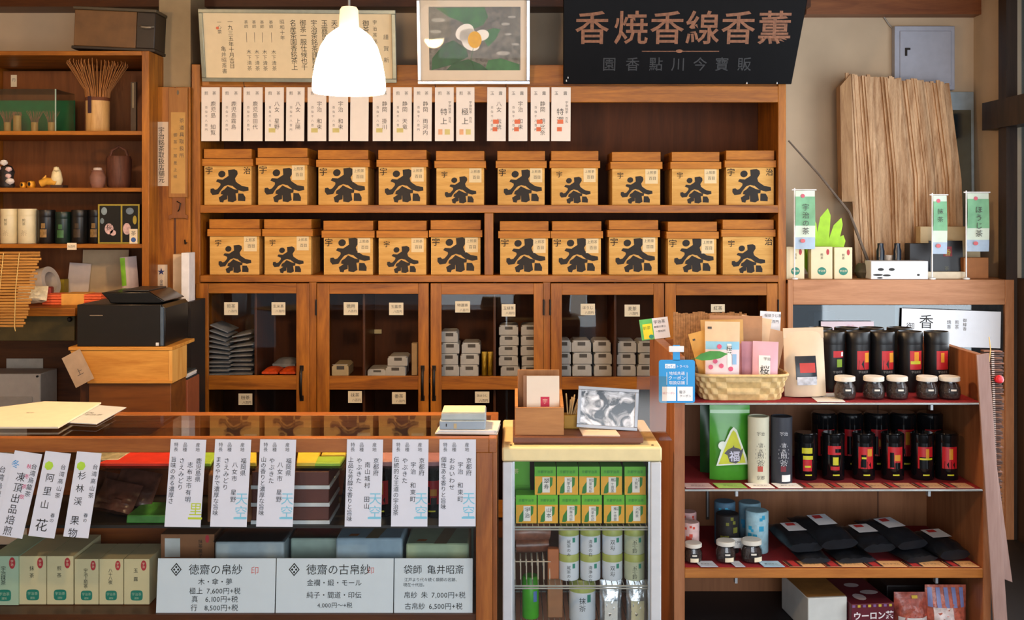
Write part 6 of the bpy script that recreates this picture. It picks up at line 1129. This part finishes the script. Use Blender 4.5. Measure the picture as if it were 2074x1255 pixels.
def flag(px, top, w_, lab, Y, txt, roll=0, base=z):
    k = PX(1, Y); H = ZS(top, Y)-base; t = thing('mini_flag', lab, 'flag', (XS(px, Y), Y, base), 'small tea banners on the right cabinet', (0, R(roll), 0)); wd = w_*k
    b = MB(); b.tube([(0, 0, .006), (0, 0, H)], .0035, mat('#e6e6e4', .4), 8); b.tube([(-.012, 0, H-.008), (wd+.01, 0, H-.008)], .003, mat('#e6e6e4', .4), 8); b.build('pole', t)
    b = MB(); b.lathe([(.016, 0), (.016, .006), (.006, .009), (0, .009)], mat('#dcdcd8', .5), n=24); b.build('foot', t)
    b = MB(); h0 = H-.012; fl_ = 118*k; n = 10; vs = []
    for j in range(n+1):
        for i in range(5): u = i/4; vs.append((.003+u*wd, -.004-.004*math.sin(u*5+j*.5), h0-fl_*j/n))
    b.add(vs, [(j*5+i, (j+1)*5+i, (j+1)*5+i+1, j*5+i+1) for j in range(n) for i in range(4)], FLG, True)
    m2 = [FLD if 1 <= j <= 5 else (mat('#a8bcd0', .7) if j > 7 else FLG) for j in range(n)]
    for j in range(n):
        if m2[j] is not FLG:
            q = [tuple(Vector(vs[jj*5+i])+Vector((0, -.0008, 0))) for jj in (j, j+1) for i in range(5)]; b.add(q, [(i, 5+i, 6+i, i+1) for i in range(4)], m2[j], True)
    b.text(txt, wd*.55, h0-fl_*.22, 15*k if w_ > 30 else 12*k, INKG, -.010, v=True, pitch=16*k); b.ell(wd*.4, h0-fl_*.86, 5*k, 4*k, -.010, mat('#d06a70', .6)); b.ell(wd*.4, h0-fl_*.09, 4*k, 4*k, -.010, mat('#c86070', .6)); b.build('banner', t)
flag(1609, 381, 40, 'small green and white tea banner at the left end of the cabinet', 4.999, '宇治の茶'); flag(1888, 391, 28, 'small green tea banner in front of the dark picture card', 4.999, '抹茶'); flag(1957, 386, 44, 'largest green and white tea banner at the right of the cabinet', 4.999, 'ほうじ茶')
# white register box
wr_ = thing('white_device', 'low white box with black markings on the cabinet top', 'box', (XS(1822, 4.99), 4.99, z)); k = PX(1, 4.99)
b = MB(); b.box(-58*k, 58*k, 0, .09, 0, 37*k, mat('#dadcde', .5, var=.02)); b.build('box_body', wr_, bevel=.003)
b = MB()
for a, c, d, e in ((-38, 20, 6, 3), (-16, 20, 6, 3), (-44, 9, 10, 2), (-26, 8, 8, 2), (-40, 3, 6, 1.6), (38, 9, 3, 2)): b.ell(a*k, c*k, d*k, e*k, -.001, INK)
b.build('print', wr_)
for px, lab in ((1784, 'small dark bottle, left of two behind the white box'), (1818, 'small dark bottle, right of two behind the white box')):
    b = MB(); k = PX(1, 5.1); b.lathe([(8*k, 0), (8*k, 55*k), (6*k, 62*k), (6*k, 70*k), (0, 71*k)], mat('#1c2430', .2), n=18); o = b.build('small_bottle'); o.location = (XS(px, 5.1), 5.105, z); tag(o, lab, 'bottle', 'bottles behind the white box')
b = MB(); b.lathe([(10*k, 0), (10*k, 46*k), (0, 46*k)], mat('#b8a898', .5, var=.3, scale=70), n=18); o = b.build('small_jar'); o.location = (XS(1801, 5.12), 5.135, z); tag(o, 'small pale mottled jar between the two dark bottles', 'jar')
b = MB(); b.box(-24*k, 30*k, 0, .07, 0, 70*k, mat('#26262a', .5, var=.1)); o = b.build('dark_box', bevel=.002); o.location = (XS(1865, 5.1), 5.09, z); tag(o, 'dark grey box behind the white box on the cabinet', 'box')
pc = thing('picture_card', 'dark card with red emblem leaning behind the small green banner', 'card', (XS(1918, 5.08), 5.08, z), None, (R(-5), 0, 0)); k = PX(1, 5.08)
b = MB(); b.box(-34*k, 34*k, 0, .006, 0, 76*k, mat('#181618', .35)); b.build('board', pc); b = MB(); b.rect(-6*k, 12*k, 44*k, 64*k, -.001, mat('#7a1c20', .5)); b.text('香', 3*k, 52*k, 14*k, mat('#a09830', .5), -.0015); b.build('emblem', pc); b = MB(); b.text('茶', 0, 20*k, 9*k, mat('#6a6a58', .5), -.0015); b.build('lettering', pc)
b = MB(); b.box(-62*k, 62*k, 0, .06, 0, 104*k, mat('#cdb890', .7, var=.05)); o = b.build('pale_box', bevel=.002); o.location = (XS(1925, 5.17), 5.17, z); tag(o, 'pale cardboard box behind the dark picture card', 'box')
b = MB(); b.box(-18*k, 32*k, 0, .05, 0, 42*k, mat('#9a6234', .6, var=.1)); o = b.build('brown_box', bevel=.002); o.location = (XS(1972, 5.04), 5.05, z); tag(o, 'small brown box behind the largest banner', 'box')
b = MB(); b.box(-48*k, 30*k, 0, .04, 0, 14*k, mat('#d8cab0', .6)); o = b.build('flat_box', bevel=.001); o.location = (XS(1925, 5.03), 5.03, z); tag(o, 'flat cream box lying right of the white box', 'box')
b = MB(); b.lathe([(14*k, 0), (20*k, 12*k), (16*k, 26*k), (12*k, 30*k), (0, 30*k)], mat('#4a4434', .5, var=.3), n=18); o = b.build('dark_bowl'); o.location = (XS(1752, 5.09), 5.1, z); tag(o, 'small dark pot right of the cream cartons', 'pot')
b = MB(); b.box(-.016, .016, 0, .03, 0, .075, mat('#c8a030', .5)); o = b.build('amber_box'); o.location = (XS(1764, 5.2), 5.2, z); tag(o, 'small amber box behind the dark pot', 'box')
# standing reed screen, folded
rs = thing('reed_screen', 'large folded reed screen standing on the right cabinet against the wall', 'screen', (XS(1800, 5.27), 5.27, z)); k = PX(1, 5.27); z0 = 0
RW = wood('#946a44', '#d8b48c', 'z', .65, 16, 1.8); b = MB(); n = 46
for i in range(n):
    u = i/(n-1); xt = (-84+204*u)*k; xbt = (-62+214*u)*k if True else 0
    yy = .015*math.sin(u*26)+.006*math.sin(u*61); hT = ZS(150, 5.27)-z-(18*k*u)+rnd.uniform(-3, 3)*k; hB_ = 0 if u < .8 else 0
    w2 = 3.4*k; b.prism([(xbt-w2*.9, 0), (xbt+w2*.9, 0), ((xt+xbt)/2+w2+(10*k*math.sin(u*2)), hT*.5), (xt+w2, hT), (xt-w2, hT), ((xt+xbt)/2-w2+(10*k*math.sin(u*2)), hT*.5)], yy, yy+.012, RW)
b.build('reeds', rs)
b = MB(); b.prism([(-96*k, 150*k), (-70*k, 150*k), (-78*k, ZS(148, 5.27)-z-2*k), (-100*k, ZS(176, 5.27)-z)], -.01, .05, wood('#8a6440', '#b08a60', 'z', .65, 16)); b.build('folded_edge', rs)
# wall fittings behind
Y = 5.40; ec = thing('electric_cabinet', 'pale grey metal fuse cabinet on the wall behind the reed screen', 'fuse box', (XS(1872, Y), Y, ZS(182, Y))); k = PX(1, Y); GM = mat('#a4a9b8', .45, 0, var=.05)
b = MB(); b.box(-60*k, 62*k, 0, .045, 0, 129*k, GM); b.build('housing', ec, bevel=.003); b = MB(); b.box(-50*k, 54*k, -.006, 0, 8*k, 119*k, GM); b.build('door', ec, bevel=.003); b = MB(); b.box(-40*k, -36*k, -.012, -.006, 68*k, 84*k, IRON); b.box(-40*k, -30*k, -.014, -.010, 80*k, 84*k, IRON); b.build('latch', ec)
mi = thing('mirror', 'tall narrow bluish mirror standing behind the reed screen', 'mirror', (XS(1935, 5.405), 5.405, z), None, (R(-1), 0, 0)); k = PX(1, 5.4)
b = MB(); b.box(-48*k, 40*k, 0, .012, 0, ZS(185, 5.4)-z, mat('#a8bcc8', .35, .6, var=.1)); b.build('frame', mi, bevel=.002); b = MB(); b.box(-30*k, 34*k, -.001, 0, .03, ZS(222, 5.4)-z, mat('#8aa0ac', .08, .95, var=.05)); b.build('mirror_glass', mi)
b = MB(); b.tube([(XS(1597, 5.17), 5.17, ZS(285, 5.17)), (XS(1660, 5.17), 5.17, ZS(355, 5.17)), (XS(1720, 5.17), 5.17, ZS(430, 5.17)), (XS(1770, 5.17), 5.17, z+.003)], .004, mat('#6a5c50', .7, var=.2), 7, r2=.008); o = b.build('dried_stem', org=(XS(1770, 5.17), 5.17, z)); tag(o, 'long dry stem leaning diagonally left of the reed screen', 'stem')
b = MB(); b.tube([(XS(1790, 5.44), 5.44, ZS(34, 5.44)), (XS(1800, 5.44), 5.438, ZS(50, 5.44)), (XS(1812, 5.44), 5.44, ZS(62, 5.44))], .004, mat('#9a9288', .6), 6); o = b.build('wall_cable', org=(XS(1800, 5.44), 5.44, ZS(62, 5.44))); tag(o, 'short grey cable running from the beam to the fuse cabinet', 'cable')
# ---- everything that rests on furniture stands a hair clear of it
FURN = {'tea_cabinet', 'display_shelf', 'glass_counter', 'display_fridge', 'glass_cabinet', 'shelf_unit', 'pendant_lamp'}
for o in COL.objects:
    if o.parent is None and o.get('category') and o.name.split('.')[0] not in FURN and o.get('kind') != 'structure': o.location.z += .0007
